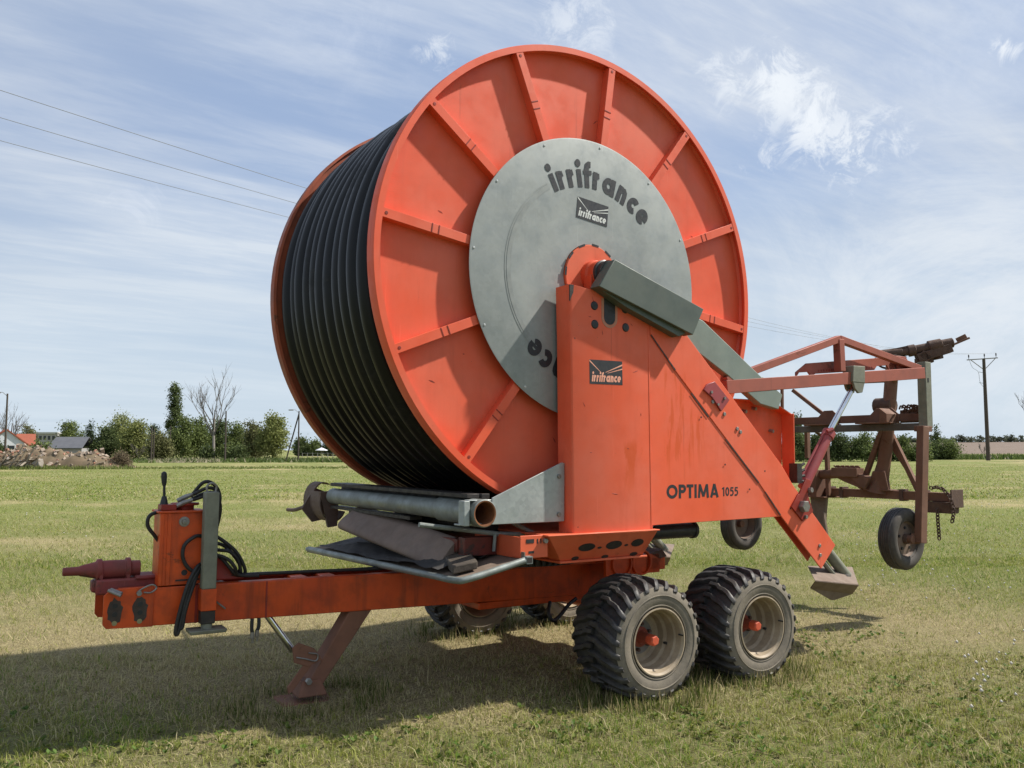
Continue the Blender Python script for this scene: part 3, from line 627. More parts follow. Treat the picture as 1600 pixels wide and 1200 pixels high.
# rear cabinet behind the arm
m = MB(); pts = [(1.30, 2.066), (1.836, 2.070), (2.084, 1.967), (2.072, 1.40), (1.30, 1.60)]
m.prism(pts, 'y', -0.962, -0.952)
m.prism([(2.076, 1.40), (2.088, 1.40), (2.090, 1.972), (2.078, 1.968)], 'y', -1.085, -0.962)
m.prism([(1.30, 2.060), (1.836, 2.064), (1.836, 2.074), (1.30, 2.070)], 'y', -1.03, -0.962)
m.prism([(1.836, 2.064), (2.084, 1.961), (2.088, 1.972), (1.836, 2.075)], 'y', -1.06, -0.962)
m.box(1.30, 2.07, -0.952, -0.55, 1.60, 1.93)
rc = m.build('rear_cabinet', ORANGE, machine, bev=0.003)
for (x, z) in ((1.717, 2.007), (1.926, 1.828), (1.60, 1.98)):
    b = MB(); b.tube([(x, -0.962, z), (x + 0.004, -1.0, z - 0.006)], 0.014, 8); b.build('bolt', STEEL, rc)

# gear cover and chain guards
def slab(m, quad, y0, y1): m.prism(quad, 'y', y0, y1)
m = MB(); slab(m, [(-0.030, 2.945), (-0.170, 2.742), (0.712, 2.488), (0.826, 2.690)], -1.285, -1.185)
gc = m.build('gear_cover', COVER, machine, bev=0.005, seg=2)
m = MB(); slab(m, [(-0.14, 2.735), (0.10, 2.632), (0.60, 2.470), (0.68, 2.505)], -1.255, -1.181); m.build('gear_cover_lip', COVER, gc, bev=0.004)
m = MB(); slab(m, [(0.78, 2.69), (0.98, 2.640), (1.65, 2.240), (1.889, 2.117), (1.838, 1.995), (1.62, 2.03), (1.25, 2.235), (0.70, 2.50)], -1.13, -1.06)
m.build('chain_guard', COVER2, machine, bev=0.006)
m = MB(); m.prism([(0.74, 2.502), (0.95, 2.33), (1.3, 2.02), (1.28, 1.9), (0.7, 2.3)], 'y', -1.16, -1.05); m.build('chain_guard_back', TOWER_SIDE, machine, bev=0.004)

# lower side: turntable box under each tower, tapering, with oval holes
def turntable():
    m = MB()
    top = [(-0.515, -1.205, 1.0885), (0.428, -1.205, 1.0885), (0.428, 1.205, 1.0885), (-0.515, 1.205, 1.0885)]
    bot = [(-0.335, -1.085, 0.911), (0.395, -1.085, 0.911), (0.395, 1.085, 0.911), (-0.335, 1.085, 0.911)]
    m.hexa(bot, top)
    m.box(-0.53, 0.44, -1.215, 1.215, 1.089, 1.0985)
    m.box(-0.35, 0.42, -1.105, 1.105, 0.896, 0.9105)
    tb = m.build('turret_crossbeam', ORANGE, machine, bev=0.003)
    # oval openings on the sloping face
    n = Vector((0, -0.1775, -0.12)).normalized(); up = Vector((0, -0.12, 0.1775)).normalized()
    for (u, rx, rz, v) in ((-0.16, 0.070, 0.033, 0.5), (0.075, 0.070, 0.036, 0.52), (0.285, 0.055, 0.033, 0.55), (-0.045, 0.018, 0.009, 0.45), (0.19, 0.016, 0.009, 0.48), (-0.22, 0.03, 0.016, 0.08), (0.04, 0.03, 0.014, 0.06), (0.30, 0.035, 0.016, 0.08)):
        c = Vector((u, -1.085 - 0.12 * v, 0.911 + 0.1775 * v)); b = MB(); vs = []
        o1 = c + n * 0.003
        pts = [o1 + Vector((1, 0, 0)) * rx * math.cos(2 * math.pi * k / 20) + up * rz * math.sin(2 * math.pi * k / 20) for k in range(20)]
        A = [b.bm.verts.new(p) for p in pts]; B = [b.bm.verts.new(p - n * 0.002) for p in pts]; b.face(A); b.face(B[::-1])
        for k in range(20): b.face([A[k], A[(k + 1) % 20], B[(k + 1) % 20], B[k]])
        b.build('opening', DARK, tb, smooth=0)
    # slotted bracket to the front
    m = MB(); m.box(-0.705, -0.490, -1.155, -1.143, 0.955, 1.098); m.box(-0.705, -0.50, -1.143, -1.05, 0.955, 0.967); m.box(-0.705, -0.693, -1.143, -0.6, 0.955, 1.09)
    sb = m.build('slotted_bracket', ORANGE, machine, bev=0.003)
    b = MB(); b.box(-0.66, -0.60, -1.1575, -1.1548, 1.05, 1.075); b.box(-0.575, -0.567, -1.1575, -1.1548, 1.045, 1.075); b.box(-0.55, -0.542, -1.1575, -1.1548, 1.045, 1.075); b.box(-0.64, -0.60, -1.1575, -1.1548, 0.985, 1.0); b.build('slot', BLACK, sb)
    bolt(sb, -0.515, -1.155, 1.06, 0.018, 0.02)
    # slewing ring and teeth
    m = MB(); m.lathe([(0.50, 0.80), (0.56, 0.80), (0.56, 0.86), (0.50, 0.86)], (0, 0, 0), 'z', n=64, closed=True)
    m.lathe([(0.2, 0.86), (0.52, 0.86), (0.52, 0.893), (0.2, 0.893)], (0, 0, 0), 'z', n=64, closed=True)
    for k in range(72):
        a = 2 * math.pi * k / 72; b0 = Vector((0.56 * math.cos(a), 0.56 * math.sin(a), 0.83)); b1 = Vector((0.585 * math.cos(a), 0.585 * math.sin(a), 0.83)); m.beam(b0, b1, 0.024, 0.045)
    m.build('slewing_ring', DARK, machine)
turntable()

# turret frame below the reel (mostly in shadow): two side members and cross pieces
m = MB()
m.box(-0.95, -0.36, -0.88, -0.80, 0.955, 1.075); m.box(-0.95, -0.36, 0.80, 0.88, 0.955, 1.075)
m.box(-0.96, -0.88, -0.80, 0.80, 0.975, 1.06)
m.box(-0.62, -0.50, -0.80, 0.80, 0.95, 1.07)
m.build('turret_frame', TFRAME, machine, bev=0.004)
m = MB()
for (x, y, z, r, l) in ((-0.70, -0.35, 1.14, 0.06, 0.2), (-0.66, -0.02, 1.12, 0.075, 0.26), (-0.70, 0.35, 1.13, 0.06, 0.2)):
    m.tube([(x, y - l, z), (x, y + l, z)], r, 16)
m.box(-0.76, -0.52, -0.62, -0.45, 1.08, 1.22); m.box(-0.78, -0.55, 0.12, 0.28, 1.08, 1.20)
m.build('drive_gearbox', DARK, machine, bev=0.006)
m = MB(); m.tube([(-1.27, -0.86, 1.170), (-0.70, -0.89, 1.09), (-0.45, -0.90, 1.075)], 0.016, 10); m.tube([(-0.73, -0.9, 1.09), (-0.74, -0.9, 0.98)], 0.012, 8); m.tube([(-0.62, -0.95, 1.16), (-0.42, -0.92, 1.08)], 0.014, 8)
m.build('stay_tube', TUBEG, machine)

# galvanised bracket, hose guide pipe across the front
m = MB(); m.prism([(-0.312, 1.172), (-0.312, 1.557), (-0.335, 1.562), (-0.882, 1.338), (-0.884, 1.172)], 'y', -1.098, -1.088)
m.prism([(-1.112, 1.172), (-0.312, 1.172), (-0.312, 1.182), (-1.112, 1.182)], 'y', -1.088, -1.02)
gb = m.build('guide_bracket', GALV, machine, bev=0.003)
for (x, z) in ((-0.36, 1.47), (-0.36, 1.22)): bolt(gb, x, -1.098, z, 0.016, 0.012)
PX, PZ = -0.975, 1.248
m = MB(); n = 40
m.lathe([(0.080, -1.165), (0.086, -1.158), (0.086, -1.02), (0.078, -1.00), (0.078, -0.62), (0.066, -0.60), (0.066, 1.28)], (PX, 0, PZ), n=n)
pipe = m.build('hose_guide_pipe', TUBEG, machine, smooth=30)
m = MB(); m.lathe([(0.080, -1.165), (0.071, -1.163), (0.069, -0.70), (0.0001, -0.70)], (PX, 0, PZ), n=n); m.build('pipe_bore', INNERRUST, pipe)
m = MB(); m.box(-1.105, -1.064, -1.13, -1.06, 1.172, 1.325); m.box(-1.066, -0.90, -1.12, -1.06, 1.322, 1.330); m.build('pipe_saddle', GALV, pipe, bev=0.004)
m = MB(); m.box(-1.02, -0.93, -1.02, 1.25, 1.335, 1.362); m.box(-0.90, -0.84, -1.0, 1.30, 1.30, 1.36); m.build('guide_rail', DARK, pipe, bev=0.003)
m = MB(); m.box(-1.0, -0.90, -0.2, 1.28, 1.145, 1.168); m.tube([(-0.93, 0.98, 1.15), (-0.93, 0.98, 1.04)], 0.010, 6); m.box(-0.96, -0.90, 0.75, 0.98, 1.12, 1.15); m.build('guide_rail_lower', DARK, pipe)
# curved hose shoe on the far end of the pipe
m = MB()
for (y0, rr, t0, t1, tw_) in ((1.44, 0.17, 150, 330, 0.10), (1.66, 0.16, 60, 250, 0.10)):
    A = []
    for k in range(13):
        a = R(t0 + (t1 - t0) * k / 12); A.append((PX + 0.02 + rr * math.cos(a) * 0.7, PZ - 0.05 + rr * math.sin(a)))
    for k in range(12):
        (xa, za), (xb, zb) = A[k], A[k + 1]
        m.hexa([(xa, y0 - tw_, za), (xa, y0 + tw_, za), (xa * 1.0 + 0.012, y0 + tw_, za - 0.006), (xa + 0.012, y0 - tw_, za - 0.006)], [(xb, y0 - tw_, zb), (xb, y0 + tw_, zb), (xb + 0.012, y0 + tw_, zb - 0.006), (xb + 0.012, y0 - tw_, zb - 0.006)])
m.prism([(PX - 0.10, PZ + 0.03), (PX + 0.07, PZ + 0.05), (PX + 0.06, PZ - 0.26), (PX - 0.02, PZ - 0.27)], 'y', 1.33, 1.365)
m.prism([(PX - 0.16, PZ - 0.12), (PX - 0.05, PZ + 0.06), (PX + 0.06, PZ + 0.02), (PX + 0.04, PZ - 0.22), (PX - 0.06, PZ - 0.24)], 'y', 1.60, 1.63)
m.tube(catmull([(PX, 1.68, PZ - 0.10), (PX - 0.01, 1.95, PZ - 0.13), (PX - 0.01, 2.2, PZ - 0.17), (PX - 0.01, 2.4, PZ - 0.18)], 4), 0.018, 8)
m.tube([(PX, 1.28, PZ), (PX, 1.66, PZ - 0.05)], 0.05, 12)
m.build('hose_shoe', SHOE, pipe, bev=0.002)

# tray of bent tube with a sheet floor, slung in front
TA = Vector((-1.163, -1.20, 0.854)); TR = Vector((-0.690, -1.20, 0.953)); TL = Vector((-1.163, 1.37, 0.802))
m = MB(); pts = catmull([TR, TR.lerp(TA, 0.85), TA + Vector((0.0, 0.07, 0.0)), TA.lerp(TL, 0.12)], 6) + [TA.lerp(TL, 0.5), TL.lerp(TA, 0.02), TL]
m.tube(pts, [0.021] * (len(pts) - 3) + [0.025, 0.026, 0.016], 14)
m.box(-0.70, -0.655, -1.222, -1.178, 0.93, 0.976)
tr = m.build('tray_tube', TUBEG, machine, smooth=30)
m = MB(); m.box(-0.697, -0.66, -1.2235, -1.2215, 0.936, 0.969); m.build('tube_mouth', DARK, tr)
m = MB()
m.hexa([TA + Vector((0.01, 0.02, 0)), TR + Vector((0, 0.02, 0)), Vector((-0.69, 1.30, 0.90)), TL + Vector((0.01, -0.03, 0))], [TA + Vector((0.01, 0.02, 0.004)), TR + Vector((0, 0.02, 0.004)), Vector((-0.69, 1.30, 0.904)), TL + Vector((0.01, -0.03, 0.004))])
m.hexa([Vector((-0.697, -1.19, 0.953)), Vector((-0.69, -1.19, 0.953)), Vector((-0.69, 1.3, 0.90)), Vector((-0.697, 1.3, 0.90))], [Vector((-0.697, -1.19, 1.0)), Vector((-0.69, -1.19, 1.0)), Vector((-0.69, 1.3, 0.98)), Vector((-0.697, 1.3, 0.98))])
tf = m.build('tray_floor', CHUTE, tr)
# crumpled dark liner on the tray floor
m = MB(); nu, nv = 10, 26; rnd = random.Random(2); g = []
for i in range(nu):
    row = []
    for j in range(nv):
        u = i / (nu - 1); v = j / (nv - 1); p = TA.lerp(TR, u * 0.85 + 0.03); q = TL.lerp(Vector((-0.69, 1.3, 0.90)), u * 0.85 + 0.03)
        w_ = p.lerp(q, 0.12 + 0.80 * v); w_.z += 0.018 + 0.02 * rnd.random() + 0.05 * max(0, math.sin(v * 9 + u * 4)) * (0.4 + u)
        row.append(m.bm.verts.new(w_))
    g.append(row)
for i in range(nu - 1):
    for j in range(nv - 1): m.face([g[i][j], g[i + 1][j], g[i + 1][j + 1], g[i][j + 1]])
m.build('liner', DARKSHEET, tr, smooth=60)

# ------------------------------------------------------------------ trailer: drawbar, parking leg, hitch, control box
m = MB()
def zt(x): return 0.795 - 0.0105 * (x + 2.85)
def zb(x): return 0.571 - 0.0212 * (x + 2.85)
for (y0, y1) in ((-0.20, -0.188), (0.188, 0.20)):
    m.prism([(-2.85, zb(-2.85)), (-2.84, zb(-2.84)), (1.12, zb(1.12)), (1.12, zt(1.12)), (-2.85, zt(-2.85))], 'y', y0, y1)
for (y0, y1) in ((-0.188, -0.11), (0.11, 0.188)):
    m.hexa([(-2.85, y0, zt(-2.85) - 0.012), (-2.85, y1, zt(-2.85) - 0.012), (1.12, y1, zt(1.12) - 0.012), (1.12, y0, zt(1.12) - 0.012)], [(-2.85, y0, zt(-2.85)), (-2.85, y1, zt(-2.85)), (1.12, y1, zt(1.12)), (1.12, y0, zt(1.12))])
m.hexa([(-2.6, -0.188, zb(-2.6)), (-2.6, 0.188, zb(-2.6)), (1.12, 0.188, zb(1.12)), (1.12, -0.188, zb(1.12))], [(-2.6, -0.188, zb(-2.6) + 0.012), (-2.6, 0.188, zb(-2.6) + 0.012), (1.12, 0.188, zb(1.12) + 0.012), (1.12, -0.188, zb(1.12) + 0.012)])
for x in (-2.3, -1.75, -1.55, -0.9, -0.5): m.box(x, x + 0.10, -0.188, 0.188, zt(x) - 0.05, zt(x) - 0.014)
m.box(-0.62, 1.02, -0.36, 0.36, 0.765, 0.858)
db = m.build('drawbar', RED, machine, bev=0.006, ch=True)
m = MB(); m.prism([(-1.985, zb(-1.985) + .002), (-1.975, zb(-1.975) + .002), (-1.975, zt(-1.975) - .002), (-1.985, zt(-1.985) - .002)], 'y', -0.2035, -0.20); m.prism([(-2.42, zb(-2.42)), (-2.405, zb(-2.4)), (-2.405, zt(-2.4)), (-2.42, zt(-2.42))], 'y', -0.206, -0.20); m.build('weld_seam', REDDARK, db, ch=True)
# adjustable hitch cheeks with rows of holes
for s in (-1, 1):
    m = MB(); m.prism([(-2.935, 0.60), (-2.915, 0.575), (-2.66, 0.565), (-2.66, 0.805), (-2.90, 0.800), (-2.935, 0.765)], 'y', *((-0.212, -0.2005) if s < 0 else (0.2005, 0.212)))
    ck = m.build('hitch_cheek', RED, machine, bev=0.003, ch=True)
    b = MB(); rnd = random.Random(8)
    for cx in (-2.872, -2.735):
        pts = []
        for k in range(22):
            a = 2 * math.pi * k / 22; rr = rnd.uniform(0.85, 1.12); pts.append((cx + 0.042 * rr * math.cos(a), 0.672 + 0.075 * rr * math.sin(a)))
        b.prism(pts, 'y', *((-0.2135, -0.2118) if s < 0 else (0.2118, 0.2135)))
    b.build('worn_patch', mat_simple('worn_bare_steel', (0.075, 0.055, 0.045), (0.04, 0.032, 0.028), 0.6, 0.3, scale=30), ck, ch=True)
    b = MB()
    for cx in (-2.872, -2.735):
        for z in (0.655, 0.705): b.lathe([(0.0001, s * 0.2152), (0.015, s * 0.2152), (0.015, s * 0.2132)], (cx, 0, z), n=14)
    b.build('hole', BLACK, ck, ch=True)
    b = MB()
    for cx in (-2.872, -2.735): b.lathe([(0.0001, s * 0.2142), (0.0145, s * 0.2142), (0.0145, s * 0.2115)], (cx, 0, 0.604), n=14)
    b.build('hole', mat_simple('dry_grass_seen_through', (0.30, 0.27, 0.14), (0.22, 0.2, 0.1), 0.9), ck, ch=True)
# hitch coupling: swivel eye on a red block
m = MB()
m.box(-2.965, -2.62, -0.085, 0.085, 0.752, 0.842); m.box(-2.985, -2.95, -0.05, 0.05, 0.765, 0.835)
m.box(-2.75, -2.60, -0.10, 0.10, 0.83, 0.855)
hb = m.build('hitch_block', HITCH, machine, bev=0.012, ch=True)
m = MB(); zc = 0.893
m.lathe([(0.0001, -3.140), (0.023, -3.140), (0.025, -3.132), (0.027, -3.055), (0.033, -3.04), (0.050, -2.965), (0.066, -2.955), (0.066, -2.93), (0.055, -2.925), (0.055, -2.80), (0.067, -2.795), (0.067, -2.772), (0.047, -2.765), (0.047, -2.715), (0.0001, -2.712)], (0, 0, zc), 'x', n=28)
m.box(-2.945, -2.925, -0.06, 0.06, 0.80, 0.915); m.box(-2.795, -2.775, -0.06, 0.06, 0.80, 0.915)
m.build('hitch_eye', HITCH, hb, bev=0.002, ch=True)
m = MB(); m.tube([(-2.90, -0.212, 0.80), (-2.845, -0.255, 0.778)], 0.012, 10); m.tube([(-2.915, -0.23, 0.80), (-2.85, -0.27, 0.770)], 0.010, 10); m.build('hitch_pin', STEEL, hb, ch=True)
m = MB(); m.tube(catmull([(-2.755, -0.216, 0.775), (-2.72, -0.225, 0.800), (-2.675, -0.225, 0.815), (-2.65, -0.225, 0.795), (-2.68, -0.225, 0.770), (-2.72, -0.22, 0.772)], 5), 0.005, 6); m.lathe([(0.0001, -0.232), (0.016, -0.232), (0.016, -0.212)], (-2.745, 0, 0.77), n=6); m.build('linch_pin', STEEL, hb, ch=True)
# control box
m = MB()
m.box(-2.640, -2.376, -0.20, -0.188, 0.80, 1.235); m.box(-2.640, -2.628, -0.188, 0.02, 0.80, 1.235); m.box(-2.388, -2.376, -0.188, 0.02, 0.80, 1.235); m.box(-2.628, -2.388, 0.008, 0.02, 0.80, 1.235)
m.box(-2.655, -2.366, -0.212, 0.03, 1.236, 1.248)
m.box(-2.598, -2.575, -0.206, -0.2005, 0.80, 1.235); m.box(-2.640, -2.618, -0.206, -0.2005, 0.80, 1.235)
cb = m.build('control_box', RED, machine, bev=0.003, ch=True)
m = MB(); m.lathe([(0.055, 1.249), (0.055, 1.275), (0.085, 1.276), (0.085, 1.29), (0.0001, 1.295)], (-2.475, -0.06, 0), 'z', n=24); m.box(-2.63, -2.54, -0.15, -0.03, 1.249, 1.285); m.build('valve_block', REDDARK, cb, bev=0.004, ch=True)
m = MB(); m.tube([(-2.607, -0.10, 1.28), (-2.607, -0.10, 1.335)], [0.026, 0.014], 12); m.tube([(-2.607, -0.10, 1.33), (-2.610, -0.10, 1.41)], 0.008, 8); m.tube([(-2.610, -0.10, 1.40), (-2.611, -0.10, 1.42), (-2.613, -0.10, 1.455), (-2.614, -0.10, 1.478), (-2.614, -0.10, 1.488)], [0.011, 0.015, 0.018, 0.016, 0.006], 14); m.build('lever', BLACK, cb, ch=True)
m = MB(); m.lathe([(0.0001, -0.218), (0.014, -0.217), (0.016, -0.206), (0.030, -0.205), (0.032, -0.2)], (-2.502, 0, 1.182), n=18); m.build('gauge', STEEL, cb, ch=True)
m = MB(); m.disc(0.018, -0.2015, (-2.49, 0, 0.872), n=18, thick=0.002); m.box(-2.54, -2.40, -0.2025, -0.2005, 0.822, 0.832); m.build('hole', BLACK, cb, ch=True)
for (x, y, z) in ((-2.545, -0.13, 1.30), (-2.53, -0.10, 1.335)):
    m = MB(); m.tube([(x, y, z - 0.03), (x + 0.05, y - 0.005, z - 0.005), (x + 0.10, y - 0.01, z + 0.012)], [0.013, 0.016, 0.011], 10); m.build('coupling', STEEL, cb, ch=True)
# stand jack
m = MB(); m.box(-2.402, -2.318, -0.300, -0.222, 0.775, 1.365); jk = m.build('stand_jack', GREYPOST, machine, bev=0.006, ch=True)
m = MB(); m.box(-2.406, -2.314, -0.304, -0.213, 0.645, 0.775); m.build('jack_sleeve', RED, jk, bev=0.004, ch=True)
m = MB(); m.box(-2.402, -2.318, -0.298, -0.22, 0.566, 0.645); m.build('jack_sleeve_worn', DARK, jk, bev=0.004, ch=True)
m = MB(); m.tube([(-2.36, -0.26, 0.60), (-2.36, -0.26, 0.53)], 0.034, 16); m.hexa([(-2.465, -0.33, 0.512), (-2.255, -0.33, 0.512), (-2.255, -0.19, 0.512), (-2.465, -0.19, 0.512)], [(-2.47, -0.335, 0.535), (-2.25, -0.335, 0.535), (-2.25, -0.185, 0.535), (-2.47, -0.185, 0.535)]); m.build('jack_foot', GREYPOST, jk, bev=0.005, ch=True)
m = MB(); m.tube(catmull([(-2.385, -0.26, 1.362), (-2.388, -0.26, 1.40), (-2.36, -0.26, 1.418), (-2.332, -0.26, 1.40), (-2.335, -0.26, 1.362)], 5), 0.007, 8); m.build('jack_handle', STEEL, jk, ch=True)
m = MB(); m.tube([(-2.318, -0.23, 0.70), (-2.24, -0.215, 0.635)], 0.006, 6); m.build('jack_chain', STEEL, jk, ch=True)
# hydraulic hoses
HS = [
 [(-2.44, -0.13, 1.345), (-2.36, -0.16, 1.385), (-2.30, -0.14, 1.36), (-2.285, -0.15, 1.28), (-2.30, -0.12, 1.16), (-2.34, -0.10, 1.06), (-2.30, -0.08, 0.90)],
 [(-2.44, -0.12, 1.31), (-2.34, -0.15, 1.34), (-2.28, -0.10, 1.29), (-2.285, -0.10, 1.20), (-2.32, -0.08, 1.10), (-2.32, -0.10, 0.95)],
 [(-2.625, -0.12, 1.245), (-2.69, -0.13, 1.22), (-2.70, -0.13, 1.16), (-2.66, -0.13, 1.10), (-2.63, -0.12, 1.06)],
 [(-2.39, -0.212, 1.09), (-2.44, -0.222, 1.09), (-2.50, -0.225, 1.04), (-2.505, -0.225, 0.96), (-2.46, -0.225, 0.89), (-2.39, -0.222, 0.87)],
 [(-2.38, -0.21, 0.93), (-2.43, -0.245, 0.90), (-2.48, -0.26, 0.80), (-2.52, -0.265, 0.65), (-2.54, -0.265, 0.535), (-2.525, -0.262, 0.52), (-2.505, -0.26, 0.62), (-2.47, -0.25, 0.78), (-2.41, -0.235, 0.89), (-2.37, -0.20, 0.92)],
 [(-2.31, -0.10, 1.09), (-2.25, -0.12, 1.05), (-2.17, -0.13, 0.98), (-2.12, -0.13, 0.90), (-2.10, -0.12, 0.84), (-2.12, -0.10, 0.82)],
 [(-2.31, -0.11, 1.00), (-2.27, -0.13, 0.99), (-2.21, -0.15, 0.98), (-2.16, -0.15, 0.93), (-2.135, -0.14, 0.86), (-2.13, -0.12, 0.81)],
 [(-2.31, -0.13, 0.98), (-2.26, -0.16, 0.94), (-2.21, -0.17, 0.88), (-2.17, -0.16, 0.835), (-2.10, -0.14, 0.82)],
 [(-2.36, -0.10, 0.86), (-2.25, -0.12, 0.83), (-2.05, -0.13, 0.825), (-1.6, -0.12, 0.815), (-1.1, -0.1, 0.80), (-0.7, -0.05, 0.80)],
 [(-2.36, -0.08, 0.84), (-2.2, -0.06, 0.815), (-2.0, -0.05, 0.815), (-1.6, -0.07, 0.805), (-1.1, -0.05, 0.80), (-0.7, 0.0, 0.80)],
 [(-2.45, -0.10, 1.33), (-2.38, -0.13, 1.42), (-2.31, -0.12, 1.40), (-2.27, -0.10, 1.32), (-2.29, -0.09, 1.22), (-2.31, -0.08, 1.10)],
 [(-2.46, -0.08, 1.30), (-2.36, -0.09, 1.35), (-2.29, -0.07, 1.34), (-2.262, -0.08, 1.26), (-2.27, -0.07, 1.16), (-2.30, -0.06, 1.05)],
 [(-2.31, -0.08, 1.04), (-2.23, -0.10, 1.01), (-2.16, -0.12, 0.93), (-2.13, -0.11, 0.87), (-2.14, -0.08, 0.82)],
 [(-2.31, -0.15, 0.95), (-2.28, -0.17, 0.96), (-2.22, -0.18, 0.93), (-2.18, -0.18, 0.88), (-2.15, -0.16, 0.83), (-2.02, -0.15, 0.815)],
 [(-2.39, -0.215, 0.90), (-2.42, -0.235, 0.86), (-2.46, -0.255, 0.75), (-2.49, -0.262, 0.64), (-2.50, -0.262, 0.56), (-2.515, -0.262, 0.545)],
 [(-2.06, -0.18, 0.58), (-2.065, -0.19, 0.50), (-2.06, -0.19, 0.46)],
 [(-2.02, -0.18, 0.58), (-2.02, -0.19, 0.51), (-2.03, -0.19, 0.47)]]
for h in HS:
    m = MB(); m.tube(catmull(h, 7), 0.0115, 10); m.build('hydraulic_hose', RUBBER, machine, ch=True)
for (x, z) in ((-2.06, 0.46), (-2.03, 0.47)):
    m = MB(); m.tube([(x, -0.19, z + 0.01), (x, -0.19, z - 0.03), (x + 0.002, -0.19, z - 0.035), (x + 0.003, -0.19, z - 0.06)], [0.013, 0.013, 0.008, 0.007], 8); m.build('hose_coupling', STEEL, machine, ch=True)
m = MB(); m.hexa([(-2.30, -0.14, 0.80), (-2.10, -0.14, 0.80), (-2.10, 0.10, 0.80), (-2.30, 0.10, 0.80)], [(-2.31, -0.12, 0.96), (-2.27, -0.12, 0.95), (-2.27, 0.08, 0.95), (-2.31, 0.08, 0.96)]); m.build('rear_gusset', REDDARK, machine, bev=0.01, ch=True)
# parking leg with its ram
m = MB()
m.hexa([(-1.72, -0.20, 0.045), (-1.585, -0.20, 0.085), (-1.585, -0.05, 0.085), (-1.72, -0.05, 0.045)], [(-1.385, -0.19, 0.58), (-1.215, -0.19, 0.58), (-1.215, -0.06, 0.58), (-1.385, -0.06, 0.58)])
pl = m.build('parking_leg', LEG, machine, bev=0.008, ch=True)
m = MB(); m.prism([(-1.805, 0.345), (-1.765, 0.375), (-1.66, 0.33), (-1.60, 0.25), (-1.70, 0.215), (-1.79, 0.25)], 'y', -0.222, -0.203); m.prism([(-1.70, 0.26), (-1.83, 0.10), (-1.82, 0.055), (-1.79, 0.075), (-1.67, 0.225)], 'y', -0.218, -0.20); m.build('leg_bracket', LEG, pl, bev=0.003, ch=True)
m = MB(); m.hexa([(-1.76, -0.23, 0.02), (-1.56, -0.23, 0.02), (-1.56, -0.02, 0.02), (-1.76, -0.02, 0.02)], [(-1.73, -0.21, 0.12), (-1.60, -0.21, 0.12), (-1.60, -0.04, 0.12), (-1.73, -0.04, 0.12)]); m.hexa([(-1.86, -0.23, -0.05), (-1.50, -0.25, -0.05), (-1.49, 0.02, -0.05), (-1.86, 0.04, -0.05)], [(-1.85, -0.22, -0.012), (-1.51, -0.24, -0.022), (-1.50, 0.01, -0.016), (-1.85, 0.03, -0.006)]); m.build('leg_foot', LEG, pl, bev=0.01, ch=True)
m = MB(); m.tube([(-1.985, -0.13, 0.60), (-1.775, -0.13, 0.310)], 0.021, 16); m.build('leg_ram', CHROME, pl, ch=True)
m = MB(); m.tube(catmull([(-1.78, -0.225, 0.285), (-1.72, -0.23, 0.27), (-1.65, -0.23, 0.25), (-1.64, -0.23, 0.29), (-1.70, -0.23, 0.305)], 5), 0.005, 6); m.lathe([(0.0001, -0.235), (0.02, -0.235), (0.02, -0.2)], (-1.69, 0, 0.12), n=6); m.build('leg_clip', STEEL, pl, ch=True)
# rear end of trailer frame: bogie
m = MB(); m.box(0.95, 1.16, -0.50, 0.50, 0.70, 0.80); m.tube([(0.769, -1.15, 0.40), (0.769, 1.15, 0.40)], 0.055, 14)
for s in (-1, 1):
    m.beam((0.24, s * 0.90, 0.40), (1.30, s * 0.90, 0.385), 0.10, 0.14)
m.box(0.68, 0.86, -0.45, 0.45, 0.42, 0.48); m.box(-0.40, 0.70, -0.19, 0.19, 0.460, 0.512)
m.build('bogie_axle', RED, machine, bev=0.008, ch=True)
m = MB()
for x in (0.70, 0.90): m.lathe([(0.085, -0.522), (0.10, -0.522), (0.10, -0.49), (0.085, -0.49)], (x, 0, 0.77), n=28, closed=True)
m.box(0.55, 1.1, -0.50, -0.47, 0.68, 0.83); m.build('frame_end_plate', RED, machine, bev=0.003, ch=True)
m = MB(); m.prism([(1.0, 0.83), (1.13, 0.86), (1.18, 0.80), (1.10, 0.78)], 'y', -0.5, -0.2); m.build('frame_tail', RUSTDARK, machine, bev=0.004, ch=True)
m = MB(); m.lathe([(0.0001, 0.55), (0.058, 0.55), (0.058, 1.06), (0.066, 1.065), (0.066, 1.09), (0.040, 1.092), (0.038, 1.0)], (0, -0.90, 1.045), 'x', n=28); m.build('outlet_pipe', BLACK, machine)
m = MB(); m.tube(catmull([(0.05, -0.45, 0.52), (0.0, -0.5, 0.46), (0.02, -0.52, 0.40), (0.10, -0.5, 0.42), (0.2, -0.48, 0.49), (0.28, -0.47, 0.53)], 6), 0.014, 8); m.build('hydraulic_hose', RUBBER, machine)

